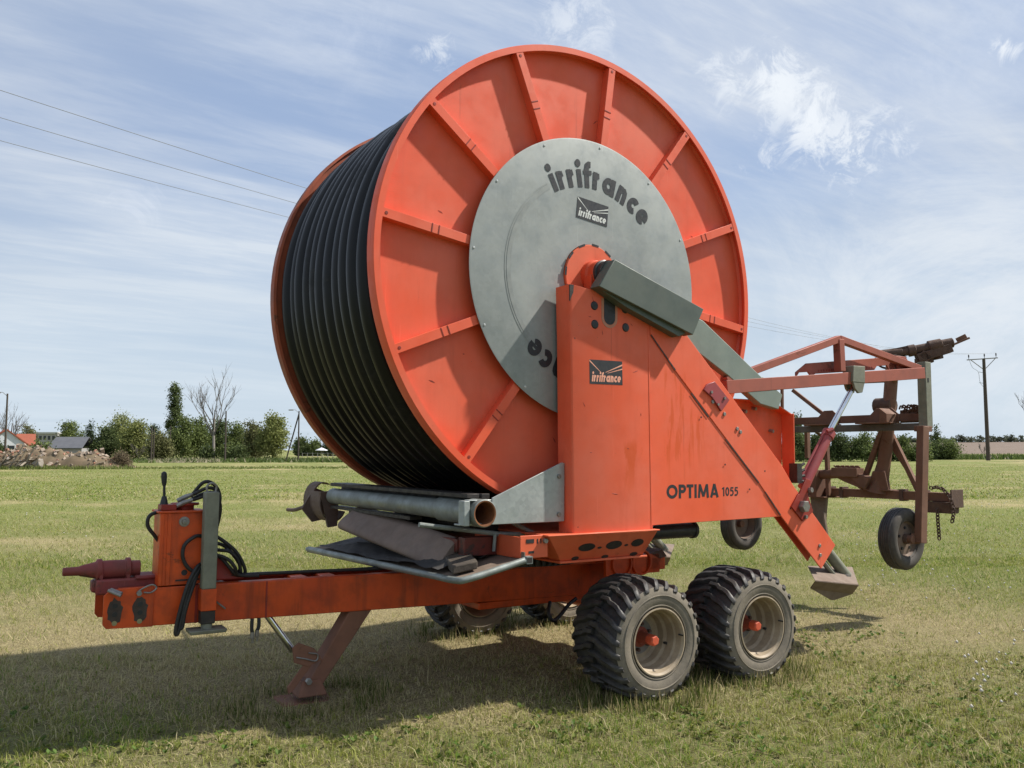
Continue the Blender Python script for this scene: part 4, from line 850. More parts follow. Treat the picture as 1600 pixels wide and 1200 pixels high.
# ------------------------------------------------------------------ wheels
def tyre_mesh(parent):
    Rt, hw = 0.3857, 0.200
    m = MB()
    prof = [(0.214, -0.165), (0.222, -0.188), (0.245, -0.200), (0.285, -0.206), (0.318, -0.203), (0.345, -0.190), (0.352, -0.168), (0.357, -0.10), (0.359, 0.0), (0.357, 0.10), (0.352, 0.168), (0.345, 0.190), (0.318, 0.203), (0.285, 0.206), (0.245, 0.200), (0.222, 0.188), (0.214, 0.165)]
    mats = [1] * 5 + [0] * 6 + [1] * 5
    m.lathe(prof, n=96, mats=mats)
    m.mi = 1
    for s in (-1, 1):
        for (r0, y0) in ((0.296, 0.2065), (0.238, 0.1995)):
            m.lathe([(r0 - 0.004, s * (y0 - 0.001)), (r0 - 0.002, s * (y0 + 0.003)), (r0 + 0.002, s * (y0 + 0.003)), (r0 + 0.004, s * (y0 - 0.001))], n=80)
    m.mi = 0; N = 26
    path = [(-0.015, 0.0), (0.045, 0.010), (0.075, 0.045), (0.115, 0.060), (0.150, 0.085), (0.180, 0.125), (0.198, 0.150), (0.205, 0.160)]   # y, sweep angle
    rad = [0.3857, 0.3857, 0.3850, 0.3845, 0.3815, 0.3700, 0.3500, 0.334]
    wid = [0.046, 0.045, 0.045, 0.046, 0.047, 0.047, 0.043, 0.030]
    low = [0.349, 0.349, 0.349, 0.347, 0.345, 0.333, 0.322, 0.320]
    for s in (-1, 1):
        for k in range(N):
            a0 = 2 * math.pi * (k + (0.5 if s > 0 else 0)) / N; sec = []
            for (y, sw), r, w, lo in zip(path, rad, wid, low):
                row = []
                for (dw, rr) in ((-0.52, lo), (-0.44, lo * .3 + r * .7), (-0.26, r), (0.26, r), (0.44, lo * .3 + r * .7), (0.52, lo)):
                    th = a0 + sw * 1.55 + dw * w / r; yy = s * y
                    if rr == lo and r < 0.36: yy = s * (y - 0.012)
                    row.append(m.bm.verts.new((rr * math.cos(th), yy, rr * math.sin(th))))
                sec.append(row)
            for a, b in zip(sec, sec[1:]):
                for j in range(5): m.face([a[j], a[j + 1], b[j + 1], b[j]])
            m.face(sec[0]); m.face(sec[-1][::-1])
    for v in m.bm.verts:
        r = math.hypot(v.co.x, v.co.z); k = (r + max(0.0, min(1.0, (r - 0.24) / 0.1457)) * 0.018) / r; v.co.x *= k; v.co.z *= k
        if v.co.z < -0.36 and False: v.co.z = -0.36
    return m.build('tyre', [TREAD, WALL], parent, smooth=38)
def make_wheel():
    w = empty('wheel', parent=machine); w.scale = (1, 1.2, 1)
    tyre_mesh(w)
    m = MB()
    m.lathe([(0.222, -0.196), (0.2225, -0.203), (0.214, -0.204), (0.203, -0.190), (0.199, -0.150), (0.190, -0.140), (0.187, -0.085), (0.172, -0.070), (0.165, -0.030), (0.150, -0.018), (0.120, -0.022), (0.085, -0.006), (0.0001, -0.004)], n=72)
    m.lathe([(0.222, 0.196), (0.214, 0.204), (0.199, 0.150), (0.187, 0.06), (0.165, 0.0), (0.150, -0.012)], n=72)
    rm = m.build('rim', RIM, w, smooth=30)
    b = MB(); b.lathe([(0.006, -0.222), (0.006, -0.19)], (0.18, 0, 0.03), n=6); b.lathe([(0.0001, -0.095), (0.009, -0.094), (0.009, -0.07)], (0.175, 0, -0.05), n=8); b.build('valve_stem', BLACK, rm)
    m = MB(); m.lathe([(0.0001, -0.024), (0.118, -0.024), (0.120, -0.012)], n=48); m.build('wheel_disc', GREYRIM, w)
    for k in range(6):
        a = R(60 * k + 20); b = MB(); b.lathe([(0.0001, -0.046), (0.011, -0.046), (0.012, -0.040), (0.012, -0.023)], (0.088 * math.cos(a), 0, 0.088 * math.sin(a)), n=6); b.build('wheel_nut', RUSTDARK, w)
    m = MB(); m.lathe([(0.068, -0.023), (0.068, -0.04), (0.045, -0.045), (0.038, -0.060), (0.036, -0.112), (0.0001, -0.112)], n=24); m.build('hub', HUBM, w, smooth=30)
    m = MB(); m.lathe([(0.034, -0.112), (0.037, -0.122), (0.037, -0.160), (0.031, -0.168), (0.0001, -0.168)], n=6, a0=0.3); m.build('hub_cap', mat_simple('orange_hub_cap', (0.58, 0.10, 0.045), (0.42, 0.07, 0.035), 0.55), w, smooth=25, bev=0.003)
    return w
w0 = make_wheel()
spots = [(0.278, -1.175, 0.0, 0.3), (1.260, -1.175, 0.0, 1.1), (0.278, 1.175, math.pi, 0.7), (1.260, 1.175, math.pi, 2.0)]
for i, (x, y, rz, sp_) in enumerate(spots):
    w = w0 if i == 0 else copy_tree(w0, machine)
    p = CHM @ Vector((x, y, 0.3857)); w.location = p; w.rotation_euler = (0, 0, CHA + rz)
    for c in w.children:
        if c.name.startswith('tyre'): c.rotation_euler = (0, sp_, 0)

# ------------------------------------------------------------------ rear: lift arms, rams, ground spades
def lift(sgn, y):
    a0 = Vector((1.235, y, 2.145)); a1 = Vector((3.975, y, 2.423))
    m = MB(); m.beam(a0, a1, 0.065, 0.105); ar = m.build('lift_arm', PINK, machine, bev=0.004)
    m = MB(); m.beam((1.245, y, 2.195), (2.689, y, 2.645), 0.055, 0.060); m.beam((2.689, y, 2.645), (3.925, y, 2.462), 0.055, 0.060); m.beam((2.689, y, 2.64), (2.70, y, 2.36), 0.07, 0.07, up=(1, 0, 0)); m.build('arm_truss', PINK, ar, bev=0.004)
    m = MB(); m.hexa([(2.80, y - 0.055, 2.27), (2.98, y - 0.055, 2.27), (2.98, y + 0.055, 2.27), (2.80, y + 0.055, 2.27)], [(2.82, y - 0.055, 2.415), (2.985, y - 0.055, 2.42), (2.985, y + 0.055, 2.42), (2.82, y + 0.055, 2.415)])
    m.prism([(2.81, 2.275), (2.98, 2.275), (2.945, 2.185), (2.885, 2.175), (2.835, 2.215)], 'y', y - 0.052, y - 0.030); m.prism([(2.81, 2.275), (2.98, 2.275), (2.945, 2.185), (2.885, 2.175), (2.835, 2.215)], 'y', y + 0.030, y + 0.052)
    bk = m.build('ram_bracket', GREYPOST, ar, bev=0.005)
    p0 = Vector((2.165, y, 1.36)); p1 = Vector((2.53, y, 1.83)); p2 = Vector((2.885, y, 2.235))
    m = MB(); m.tube([p0, p1], 0.046, 20); m.tube([p1.lerp(p0, 0.10), p1], 0.056, 20); m.tube([p1 + Vector((-0.07, -0.03, 0)), p1 + Vector((-0.02, -0.05, 0.02))], 0.018, 8)
    m.tube([p0 + Vector((-0.045, 0.0, 0.06)), p1 + Vector((-0.065, 0, 0.0))], 0.010, 8)
    rm = m.build('lift_ram', CYLRED, machine, smooth=30)
    m = MB(); m.tube([p1, p2], 0.024, 16); m.build('ram_rod', CHROME, rm)
    m = MB()
    for k in range(4): m.tube([p0 + Vector((-0.08 - 0.012 * k, -0.02, 0.06 + 0.03 * k)), p0 + Vector((-0.02, -0.03, 0.05 + 0.05 * k))], 0.012, 8)
    m.box(2.03, 2.09, y - 0.05, y + 0.03, 1.40, 1.56); m.build('valve_block', DARK, rm)
    # spade foot
    m = MB(); m.tube([(2.34, y, 0.93), (2.72, y, 0.60)], 0.046, 16); m.tube([(2.23, y - 0.03, 0.86), (2.54, y - 0.03, 0.60)], 0.018, 10); m.beam((2.27, y + 0.03, 0.90), (2.60, y + 0.03, 0.60), 0.04, 0.03)
    sr = m.build('spade_ram', GREYPOST, machine, smooth=30)
    m = MB(); m.lathe([(0.0001, y - 0.07), (0.028, y - 0.07), (0.028, y + 0.07), (0.0001, y + 0.07)], (2.66, 0, 0.60), n=10); m.build('pin', STEEL, sr)
    ya, yb = y - 0.18, y + 0.12
    m = MB()
    m.hexa([(2.05, ya, 0.630), (2.62, ya, 0.555), (2.98, yb, 0.640), (2.36, yb, 0.690)], [(2.05, ya, 0.638), (2.62, ya, 0.563), (2.98, yb, 0.648), (2.36, yb, 0.698)])
    m.hexa([(2.05, ya, 0.632), (2.62, ya, 0.557), (2.67, ya + 0.10, 0.470), (2.12, ya + 0.10, 0.560)], [(2.05, ya - 0.008, 0.630), (2.62, ya - 0.008, 0.555), (2.67, ya + 0.092, 0.462), (2.12, ya + 0.092, 0.552)])
    m.hexa([(2.12, ya + 0.10, 0.558), (2.67, ya + 0.10, 0.468), (2.46, ya + 0.125, 0.432), (2.42, ya + 0.125, 0.435)], [(2.12, ya + 0.093, 0.553), (2.67, ya + 0.093, 0.463), (2.46, ya + 0.118, 0.427), (2.42, ya + 0.118, 0.430)])
    m.build('spade', CHUTE, sr, bev=0.003)
lift(-1, -1.10); lift(1, 1.10)

# ================================================================== THE SPRINKLER CART held by the lift arms
cart = empty('sprinkler_cart', (0, 0, 0), (0, TILT, 0))
tag(cart, 'rusty brown two wheeled sprinkler cart hoisted off the grass by the rear lift arms', 'sprinkler cart')
XB = 4.26
m = MB(); m.box(XB - 0.03, XB + 0.03, -0.95, 1.12, 1.888, 1.960); m.build('cross_bar', BARM, cart, bev=0.006)
m = MB(); m.box(XB + 0.10, XB + 0.15, -0.88, 1.10, 1.985, 2.065); m.build('cross_bar', RUST, cart, bev=0.006)
for (y0, y1) in ((0.06, 0.40), (-0.64, -0.24)):
    m = MB()
    m.hexa([(XB - 0.10, y0, 1.962), (XB - 0.10, y1, 1.962), (XB + 0.10, y1, 1.962), (XB + 0.10, y0, 1.962)], [(XB - 0.10, y0, 1.975), (XB - 0.10, y1, 1.975), (XB + 0.10, y1, 1.975), (XB + 0.10, y0, 1.975)])
    m.prism([(y0 + 0.02, 1.975), (y1 - 0.02, 1.975), (y1 - 0.02, 2.03), (y1 - 0.13, 2.13), (y0 + 0.10, 2.13), (y0 + 0.02, 2.06)], 'x', XB + 0.085, XB + 0.098)
    if y0 < 0: m.prism([(-0.60, 1.975), (-0.52, 1.975), (-0.52, 2.12), (-0.60, 2.06)], 'x', XB - 0.1, XB + 0.08)
    m.build('hook_plate', RUST, cart, bev=0.003)
m = MB(); m.prism([(-0.62, 1.97), (-0.92, 1.97), (-0.92, 2.06), (-0.78, 2.11), (-0.62, 2.10)], 'x', XB + 0.11, XB + 0.13); rnd = random.Random(6)
for k in range(14): 
    y = -0.62 - 0.3 * rnd.random(); z = 2.08 + 0.05 * rnd.random(); m.tube(catmull([(XB + 0.1, y, z), (XB + 0.08, y - 0.03, z + 0.03), (XB + 0.1, y - 0.06, z), (XB + 0.1, y - 0.03, z - 0.03)], 3), 0.009, 6)
m.build('chain_box', RUSTDARK, cart)
def cart_leg(yl, yp):
    m = MB(); m.beam((4.09, yl, 1.92), (3.985, yl, 0.81), 0.07, 0.105, up=(1, 0, 0)); lg = m.build('wheel_leg', RUST, cart, bev=0.006)
    sg = 1 if yl < 0 else -1
    m = MB(); m.tube([(3.90, yl + sg * 0.02, 0.845), (3.90, yl + sg * 0.16, 0.845)], 0.038, 14); m.prism([(3.87, 0.80), (4.035, 0.80), (4.045, 0.89), (3.90, 0.90)], 'y', yl + sg * 0.036 - 0.006, yl + sg * 0.036 + 0.006); m.build('axle_stub', RUST, lg, bev=0.003)
    m = MB(); m.box(4.05, 4.25, min(yl, yp), max(yl, yp), 1.87, 1.925); m.build('leg_head', RUST, lg, bev=0.004)
    m = MB(); m.box(4.21, 4.31, yp - 0.045, yp + 0.045, 1.905, 2.56); p = m.build('guide_post', GREYPOST, cart, bev=0.005)
    b = MB(); b.box(4.24, 4.26, yp - 0.048, yp + 0.048, 2.36, 2.40); b.build('slot', BLACK, p)
cart_leg(-1.025, -0.955); cart_leg(1.22, 1.11)
def cart_wheel(s):
    w = empty('wheel', (3.90, -0.885 if s < 0 else 1.08, 0.845), (0, 0, 0 if s < 0 else math.pi), cart)
    m = MB(); prof = [(0.165, -0.055), (0.185, -0.075), (0.225, -0.088), (0.262, -0.080), (0.282, -0.060), (0.288, -0.030), (0.289, 0), (0.288, 0.030), (0.282, 0.060), (0.262, 0.080), (0.225, 0.088), (0.185, 0.075), (0.165, 0.055)]
    m.lathe(prof, n=72, mats=[1, 1, 1, 1, 0, 0, 0, 0, 1, 1, 1, 1]); m.mi = 0
    for yy in (-0.045, -0.022, 0.0, 0.022, 0.045): m.lathe([(0.287, yy - 0.008), (0.2925, yy - 0.006), (0.2925, yy + 0.006), (0.287, yy + 0.008)], n=72)
    m.build('tyre', [TREAD, mat_simple('dusty_black_sidewall', (0.075, 0.066, 0.056), (0.045, 0.04, 0.036), 0.8, scale=8)], w)
    m = MB(); m.lathe([(0.176, -0.072), (0.178, -0.066), (0.165, -0.045), (0.150, -0.030), (0.085, -0.038), (0.0001, -0.036)], n=48); m.lathe([(0.176, 0.07), (0.150, 0.0), (0.15, -0.028)], n=48); r_ = m.build('rim', CARTRIM, w)
    for k in range(5):
        a = R(72 * k + 20); b = MB(); b.lathe([(0.0001, -0.047), (0.014, -0.047), (0.015, -0.036)], (0.105 * math.cos(a), 0, 0.105 * math.sin(a)), n=6); b.build('wheel_nut', BLACK, w)
    m = MB(); m.lathe([(0.05, -0.036), (0.045, -0.075), (0.0001, -0.078)], n=20); m.build('hub', RUSTDARK, w)
for s in (-1, 1): cart_wheel(s)
XL = 4.72
m = MB(); m.box(XL - 0.045, XL + 0.045, -0.93, 0.74, 1.175, 1.265); m.build('base_beam', RUST, cart, bev=0.006)
m = MB(); m.box(XL - 0.12, XL + 0.10, -1.00, -0.985, 1.12, 1.30); m.box(XL - 0.10, XL + 0.08, -0.985, -0.72, 1.165, 1.172); m.hexa([(XL - 0.09, -0.97, 1.06), (XL + 0.06, -0.97, 1.06), (XL + 0.06, -0.70, 1.06), (XL - 0.09, -0.70, 1.06)], [(XL - 0.10, -0.97, 1.165), (XL + 0.08, -0.97, 1.165), (XL + 0.08, -0.72, 1.165), (XL - 0.10, -0.72, 1.165)]); m.build('end_bracket', RUSTDARK, cart, bev=0.004)
def chain(pts, name, parent):
    m = MB(); P = catmull(pts, 3); d = 0.0; last = P[0]; k = 0
    for i in range(0, len(P) - 1):
        a, b = P[i], P[i + 1]; c = (a + b) / 2; t = (b - a).normalized(); s_ = t.cross(Vector((0.3, 0.9, 0.2))).normalized() if k % 2 == 0 else t.cross(t.cross(Vector((0.3, 0.9, 0.2)))).normalized()
        L = (b - a).length * 0.72
        m.tube([c + t * (L * math.cos(q)) + s_ * (0.018 * math.sin(q)) for q in [2 * math.pi * j / 8 for j in range(9)]], 0.0065, 6, cap=False); k += 1
    return m.build(name, RUSTDARK, parent)
chain([(XL - 0.12, -0.78, 1.31), (XL - 0.11, -0.86, 1.32), (XL - 0.12, -0.93, 1.29), (XL - 0.13, -1.0, 1.20), (XL - 0.13, -1.02, 1.08), (XL - 0.13, -1.0, 0.98)], 'chain', cart)
chain([(XL - 0.12, -0.85, 1.10), (XL - 0.12, -0.85, 1.0), (XL - 0.12, -0.855, 0.90), (XL - 0.12, -0.86, 0.80)], 'chain', cart)
m = MB()
m.tube([(XL, -0.13, 1.24), (XL, -0.16, 1.40), (XL, -0.20, 1.55), (XL, -0.24, 1.79), (XL, -0.32, 2.50), (XL, -0.335, 2.70)], [0.13, 0.085, 0.070, 0.070, 0.068, 0.06], 16); ms = m.build('riser_pipe', RUST, cart, smooth=40)
m = MB(); m.box(XL - 0.10, XL + 0.10, -0.33, -0.02, 1.262, 1.275); m.prism([(-0.30, 1.275), (-0.05, 1.275), (-0.12, 1.47), (-0.26, 1.47)], 'x', XL - 0.09, XL - 0.075); m.build('mast_gusset', RUST, cart, bev=0.004)
m = MB(); m.beam((XL - 0.05, 0.05, 1.27), (XL - 0.05, -0.23, 1.93), 0.05, 0.05); m.beam((XL + 0.05, -0.56, 1.26), (XL + 0.05, -0.27, 1.86), 0.05, 0.05); m.beam((XL + 0.3, -0.50, 1.18), (XL + 0.1, -0.24, 1.75), 0.05, 0.05); m.build('brace', RUST, cart, bev=0.004)
m = MB(); m.tube([(XL - 0.1, 0.74, 1.40), (XL - 0.1, 0.10, 1.45)], 0.055, 14); m.box(XL - 0.17, XL - 0.03, 0.02, 0.34, 1.40, 1.50); m.hexa([(XL - 0.15, -0.05, 1.27), (XL - 0.02, -0.05, 1.27), (XL - 0.02, 0.12, 1.40), (XL - 0.15, 0.12, 1.40)], [(XL - 0.15, -0.12, 1.40), (XL - 0.02, -0.12, 1.40), (XL - 0.02, 0.12, 1.46), (XL - 0.15, 0.12, 1.46)])
m.prism([(0.35, 1.40), (0.0, 1.40), (-0.03, 1.30), (0.02, 1.28), (0.2, 1.34)], 'x', XL - 0.12, XL - 0.05)
for k in range(16): m.tube([(XL - 0.1, 0.02 + 0.02 * k, 1.50), (XL - 0.12 + 0.01 * (k % 3), 0.04 + 0.02 * k, 1.525)], 0.010, 6)
m.build('water_inlet', RUST, cart, bev=0.005)
m = MB(); m.box(XL - 0.2, XL - 0.02, 0.52, 0.60, 1.16, 1.47); m.box(XL - 0.12, XL + 0.02, 0.66, 0.78, 1.16, 1.44); m.box(XL - 0.2, XL + 0.1, 0.42, 0.76, 1.155, 1.17); m.beam((XL - 0.1, 0.43, 1.18), (XL - 0.1, 0.44, 1.75), 0.04, 0.05, up=(1, 0, 0)); m.beam((XL - 0.1, 0.70, 1.60), (XL - 0.1, 0.70, 2.0), 0.04, 0.06, up=(1, 0, 0)); m.build('end_upright', RUST, cart, bev=0.004)
m = MB(); m.prism([(0.68, 1.155), (0.46, 1.155), (0.50, 0.82), (0.57, 0.62), (0.64, 0.62)], 'x', XL - 0.10, XL - 0.06); m.prism([(0.48, 1.0), (0.44, 0.75), (0.47, 0.60), (0.52, 0.62)], 'x', XL - 0.14, XL - 0.10); m.build('skid_plate', CHUTE, cart, bev=0.006)
for (y, z) in ((0.46, 1.20), (0.30, 1.20), (-0.42, 1.20), (-0.66, 1.20)):
    m = MB(); m.box(XL - 0.06, XL + 0.06, y - 0.02, y + 0.02, z - 0.04, z + 0.085); m.build('clamp', RUSTDARK, cart, bev=0.003)
for (pts, r) in ((((XL - 0.1, 0.60, 1.45), (XL - 0.2, 0.52, 1.62), (XL - 0.16, 0.42, 1.80), (XB, 0.36, 1.93)), 0.018), (((XB - 0.05, 0.62, 2.02), (XB - 0.1, 0.70, 2.16), (XB - 0.05, 0.78, 2.10), (XB - 0.1, 0.74, 1.98), (XB - 0.04, 0.64, 1.98)), 0.013)):
    m = MB(); m.tube(catmull(pts, 5), r, 8); m.build('bent_pipe', RUSTDARK, cart)
m = MB(); m.beam((XL - 0.02, -0.26, 2.02), (XB + 0.12, -0.30, 2.03), 0.05, 0.05); m.build('strut', RUSTDARK, cart, bev=0.003)
m = MB(); m.tube([(XL, -0.33, 2.18), (XL, -0.13, 2.18)], 0.085, 14); m.build('side_outlet', RUSTDARK, cart, bev=0.003)
# slotted rack plates that hang the cart from the arms
for y in (-1.02, 1.02):
    m = MB()
    z = lambda x: 2.30 + 0.1015 * (x - 2.36)
    def P(x, dz): return (x, z(x) + dz)
    m.prism([P(2.20, 0.0), P(2.24, 0.04), P(2.36, 0.04), P(2.40, 0.0)] + [P(2.46, 0.02), P(3.32, 0.02), P(3.36, 0.055), P(3.52, 0.055), P(3.56, 0.0), P(3.70, 0.0), P(3.70, 0.11), P(3.66, 0.135), P(2.34, 0.115), P(2.20, 0.045)], 'y', y - 0.008, y + 0.008)
    rp = m.build('rack_plate', PINK, cart, bev=0.003)
    m = MB()
    for k in range(22): xx = 2.5 + 0.037 * k; m.lathe([(0.0001, y - 0.0095), (0.010, y - 0.0095), (0.010, y + 0.0095), (0.0001, y + 0.0095)], (xx, 0, z(xx) + 0.045), n=8)
    m.build('tooth', REDDARK, rp)
    m = MB(); m.prism([(3.66, 2.395), (3.80, 2.40), (3.84, 2.44), (3.82, 2.53), (3.78, 2.57), (3.62, 2.57)], 'y', y - 0.04, y - 0.02); m.build('rack_end', PINK, rp, bev=0.004)
m = MB(); m.beam((3.62, -1.02, 2.42), (4.72, -0.36, 2.47), 0.05, 0.08); m.beam((3.62, 1.02, 2.42), (4.72, -0.30, 2.47), 0.05, 0.08); m.beam((4.31, 0.8, 2.42), (4.33, 0.82, 2.0), 0.03, 0.03, up=(1, 0, 0)); m.beam((4.50, 0.8, 2.40), (4.6, 0.45, 2.10), 0.04, 0.04); m.build('hanger_bar', RUST, cart, bev=0.004)
# the rain gun
g0 = Vector((4.78, -0.24, 2.735)); g1 = Vector((5.36, -0.83, 2.893)); d = (g1 - g0)
def G(t, dz=0, dn=0): return g0 + d * t + Vector((0, 0, dz))
m = MB()
m.tube([G(0.0), G(0.25), G(0.26), G(0.34), G(0.35), G(0.50), G(0.51), G(0.66), G(0.67), G(0.80), G(0.81)], [0.048, 0.046, 0.064, 0.064, 0.050, 0.050, 0.070, 0.070, 0.054, 0.054, 0.042], 18)
gun = m.build('rain_gun', RUSTDARK, cart, smooth=30)
m = MB(); m.tube([G(0.06, -0.01), G(0.10, -0.18)], [0.07, 0.075], 16); m.box(4.74, 4.92, -0.38, -0.22, 2.66, 2.72); m.tube([G(-0.12, 0.02), G(0.18, 0.0)], 0.055, 12); m.build('gun_turret', RUSTDARK, gun, bev=0.004)
m = MB(); m.beam(G(0.36, -0.10), G(0.78, -0.055), 0.12, 0.095); m.beam(G(0.40, -0.05), G(0.50, -0.14), 0.12, 0.08); m.beam(G(0.60, -0.05), G(0.62, -0.15), 0.10, 0.06, up=(1, 0, 0)); m.beam(G(0.34, -0.12), G(0.56, -0.15), 0.07, 0.05); m.build('counterweight', RUSTDARK, gun, bev=0.006)
m = MB(); m.beam(G(0.78, -0.03), G(1.0, 0.015), 0.07, 0.022); m.beam(G(0.85, 0.015), G(0.97, 0.045), 0.012, 0.05); m.build('deflector', RUST, gun, bev=0.003)
m = MB(); m.beam(G(-0.05, 0.045), G(0.25, 0.05), 0.06, 0.02); m.tube(catmull([G(-0.15, 0.0), G(-0.1, -0.1), G(0.02, -0.15), G(0.2, -0.16)], 4), 0.012, 6); m.build('trip_lever', RUSTDARK, gun)

# ================================================================== loose things on the tray
TM = Matrix.Rotation(TILT, 4, 'Y')
def loose(name, label, cat, mb, mat, bev=0.0, smooth=40):
    o = mb.build(name, mat, None, bev=bev, smooth=smooth); o.rotation_euler = (0, TILT, 0); return tag(o, label, cat)
# long flattened roll of belting, hollow, lying slantwise on the tray
m = MB(); A = Vector((-0.985, -0.76, 0.955)); B = Vector((-1.0, 0.82, 1.100)); n = 26; rings = []
for (t, sc) in ((0.0, 0.80), (0.012, 0.95), (0.04, 1.0), (0.3, 1.0), (0.6, 1.04), (0.85, 1.08), (1.0, 1.10)):
    c = A.lerp(B, t); ax = (B - A).normalized(); sd = Vector((1, 0, 0)); upv = sd.cross(ax).normalized(); ring = []; tl = R(52 - 16 * t)
    for k in range(n):
        q = 2 * math.pi * k / n; cx_ = math.copysign(abs(math.cos(q)) ** 0.65, math.cos(q)) * 0.125 * sc; cz_ = math.copysign(abs(math.sin(q)) ** 0.75, math.sin(q)) * 0.040 * sc
        xx = cx_ * math.cos(tl) - cz_ * math.sin(tl); zz = cx_ * math.sin(tl) + cz_ * math.cos(tl)
        ring.append(m.bm.verts.new(c + sd * xx + upv * zz))
    rings.append(ring)
for a, b in zip(rings, rings[1:]):
    for k in range(n): m.face([a[k], a[(k + 1) % n], b[(k + 1) % n], b[k]])
m.face(rings[0][::-1])
inner = []
for (t, sc) in ((1.0, 0.93), (0.55, 0.85)):
    c = A.lerp(B, t); ring = []
    ref = rings[-1] if t == 1.0 else rings[4]
    for v in ref: ring.append(m.bm.verts.new(c + (v.co - c) * sc))
    inner.append(ring)
for k in range(n):
    m.face([rings[-1][k], rings[-1][(k + 1) % n], inner[0][(k + 1) % n], inner[0][k]]); m.face([inner[0][k], inner[0][(k + 1) % n], inner[1][(k + 1) % n], inner[1][k]])
m.face(inner[1])
loose('rubber_roll', 'brown flattened roll of rubber matting lying slantwise across the front tray', 'rubber mat', m, MATTING, smooth=50)
m = MB(); m.hexa([(-1.14, -1.06, 0.875), (-0.985, -1.10, 0.905), (-0.80, -0.62, 0.945), (-0.96, -0.58, 0.915)], [(-1.14, -1.06, 0.925), (-0.985, -1.10, 0.955), (-0.80, -0.62, 0.995), (-0.96, -0.58, 0.965)])
loose('wooden_block', 'weathered grey timber block on the bent tube tray beside the rubber roll', 'timber block', m, OLDWOOD, bev=0.008)
# ================================================================== THE FIELD
FH = Vector((FW.x, FW.y, 0)).normalized(); RH = Vector((FH.y, -FH.x, 0))
def site(bearing, depth, z=0.0):
    """survey point: bearing in 1/1321.7 radians right of the camera heading (800 = straight ahead), depth in metres"""
    return Vector((CAM.x, CAM.y, 0)) + FH * depth + RH * ((bearing - 800) / 1321.7 * depth) + Vector((0, 0, z))
rng = np.random.default_rng(11)
def hash2(ix, iy, s):
    h = (ix.astype(np.int64) * 374761393 + iy.astype(np.int64) * 668265263 + s * 1442695041) & 0xFFFFFFFF
    h = ((h ^ (h >> 13)) * 1274126177) & 0xFFFFFFFF
    return ((h ^ (h >> 16)) & 0xFFFF) / 65535.0
def vnoise(x, y, s):
    ix = np.floor(x).astype(np.int64); iy = np.floor(y).astype(np.int64); fx = x - ix; fy = y - iy
    fx = fx * fx * (3 - 2 * fx); fy = fy * fy * (3 - 2 * fy)
    return (hash2(ix, iy, s) * (1 - fx) + hash2(ix + 1, iy, s) * fx) * (1 - fy) + (hash2(ix, iy + 1, s) * (1 - fx) + hash2(ix + 1, iy + 1, s) * fx) * fy
def fbm(x, y, s, o=4):
    a = np.zeros_like(x); w = 0.5; t = 0
    for k in range(o): a = a + w * vnoise(x * 2 ** k, y * 2 ** k, s + k); t += w; w *= 0.55
    return a / t
def to_dl(x, y):
    dx = x - CAM.x; dy = y - CAM.y
    return dx * FH.x + dy * FH.y, dx * RH.x + dy * RH.y
def dryness(x, y):
    """0 = fresh green, 1 = dead straw: mown swathes, worn ground round the trailer, dead thatch"""
    D, Lr = to_dl(x, y)
    b = fbm(x * 0.55, y * 0.55, 1, 5)
    sw = fbm(Lr * 0.10 + 3, D * 0.42, 21, 4)
    big = fbm(x * 0.13, y * 0.13, 9, 3)
    prof = np.interp(D, [2, 4.5, 6, 7.5, 9.5, 12, 15, 20, 26, 32, 45, 70, 120], [0.26, 0.26, 0.34, 0.42, 0.38, 0.30, 0.28, 0.32, 0.36, 0.34, 0.33, 0.34, 0.36])
    right = np.clip((Lr - 0.30 * D) / (0.25 * D + 0.5), 0, 1)
    prof = prof - 0.10 * right * (D < 14)
    d = prof + 0.70 * (b - 0.5) + 0.60 * (sw - 0.5) + 0.35 * (big - 0.5)
    prof = prof + 0.22 * np.exp(-(((D - 7.2) / 1.9) ** 2)) * np.clip(0.6 - Lr / 3.5, 0, 1) + 0.55 * (fbm(x * 0.035, y * 0.035, 51, 4) - 0.5) * np.clip(D / 30 - 0.4, 0, 1)  # more straw across the reel's shadow, real in part, put in to brighten it
    d = prof + 0.70 * (b - 0.5) + 0.60 * (sw - 0.5) + 0.35 * (big - 0.5)
    bare = np.exp(-(((D - 8.3) / 0.7) ** 2 + ((Lr - 3.6) / 1.3) ** 2)) * 0.30
    return np.clip(d + bare, 0, 1)

def ground_material(name):
    m = NT(name); at = m.n('ShaderNodeAttribute', attribute_name='tone'); sp = m.n('ShaderNodeSeparateColor'); m.l(at.outputs['Color'], sp.inputs[0])
    n1 = m.noise(9, 8, 0.72); n2 = m.noise(55, 6, 0.7, off=(3, 1, 0)); n3 = m.noise(1.3, 7, 0.65, off=(1, 8, 0))
    dry = m.mul(m.mul(sp.outputs[0], m.mul(n1, 0.5), 'ADD'), -0.25, 'ADD')
    dry = m.mul(dry, m.mul(m.mul(n3, 0.45), -0.22, 'ADD'), 'ADD')
    green = m.mix(n2, (0.120, 0.138, 0.042), (0.210, 0.228, 0.078))
    straw = m.mix(n2, (0.20, 0.165, 0.082), (0.42, 0.365, 0.19))
    c = m.mix(m.ramp(dry, 0.28, 0.70), green, straw)
    soil = m.mix(n1, (0.075, 0.055, 0.036), (0.12, 0.09, 0.06))
    c = m.mix(m.mul(m.ramp(n2, 0.62, 0.40), m.mul(sp.outputs[1], 0.8)), c, soil)
    m.color(c); m.rough(0.95); m.b.inputs['Specular IOR Level'].default_value = 0.1
    m.bump(m.mul(n2, n1, 'ADD'), 0.6, 0.03); return m.m
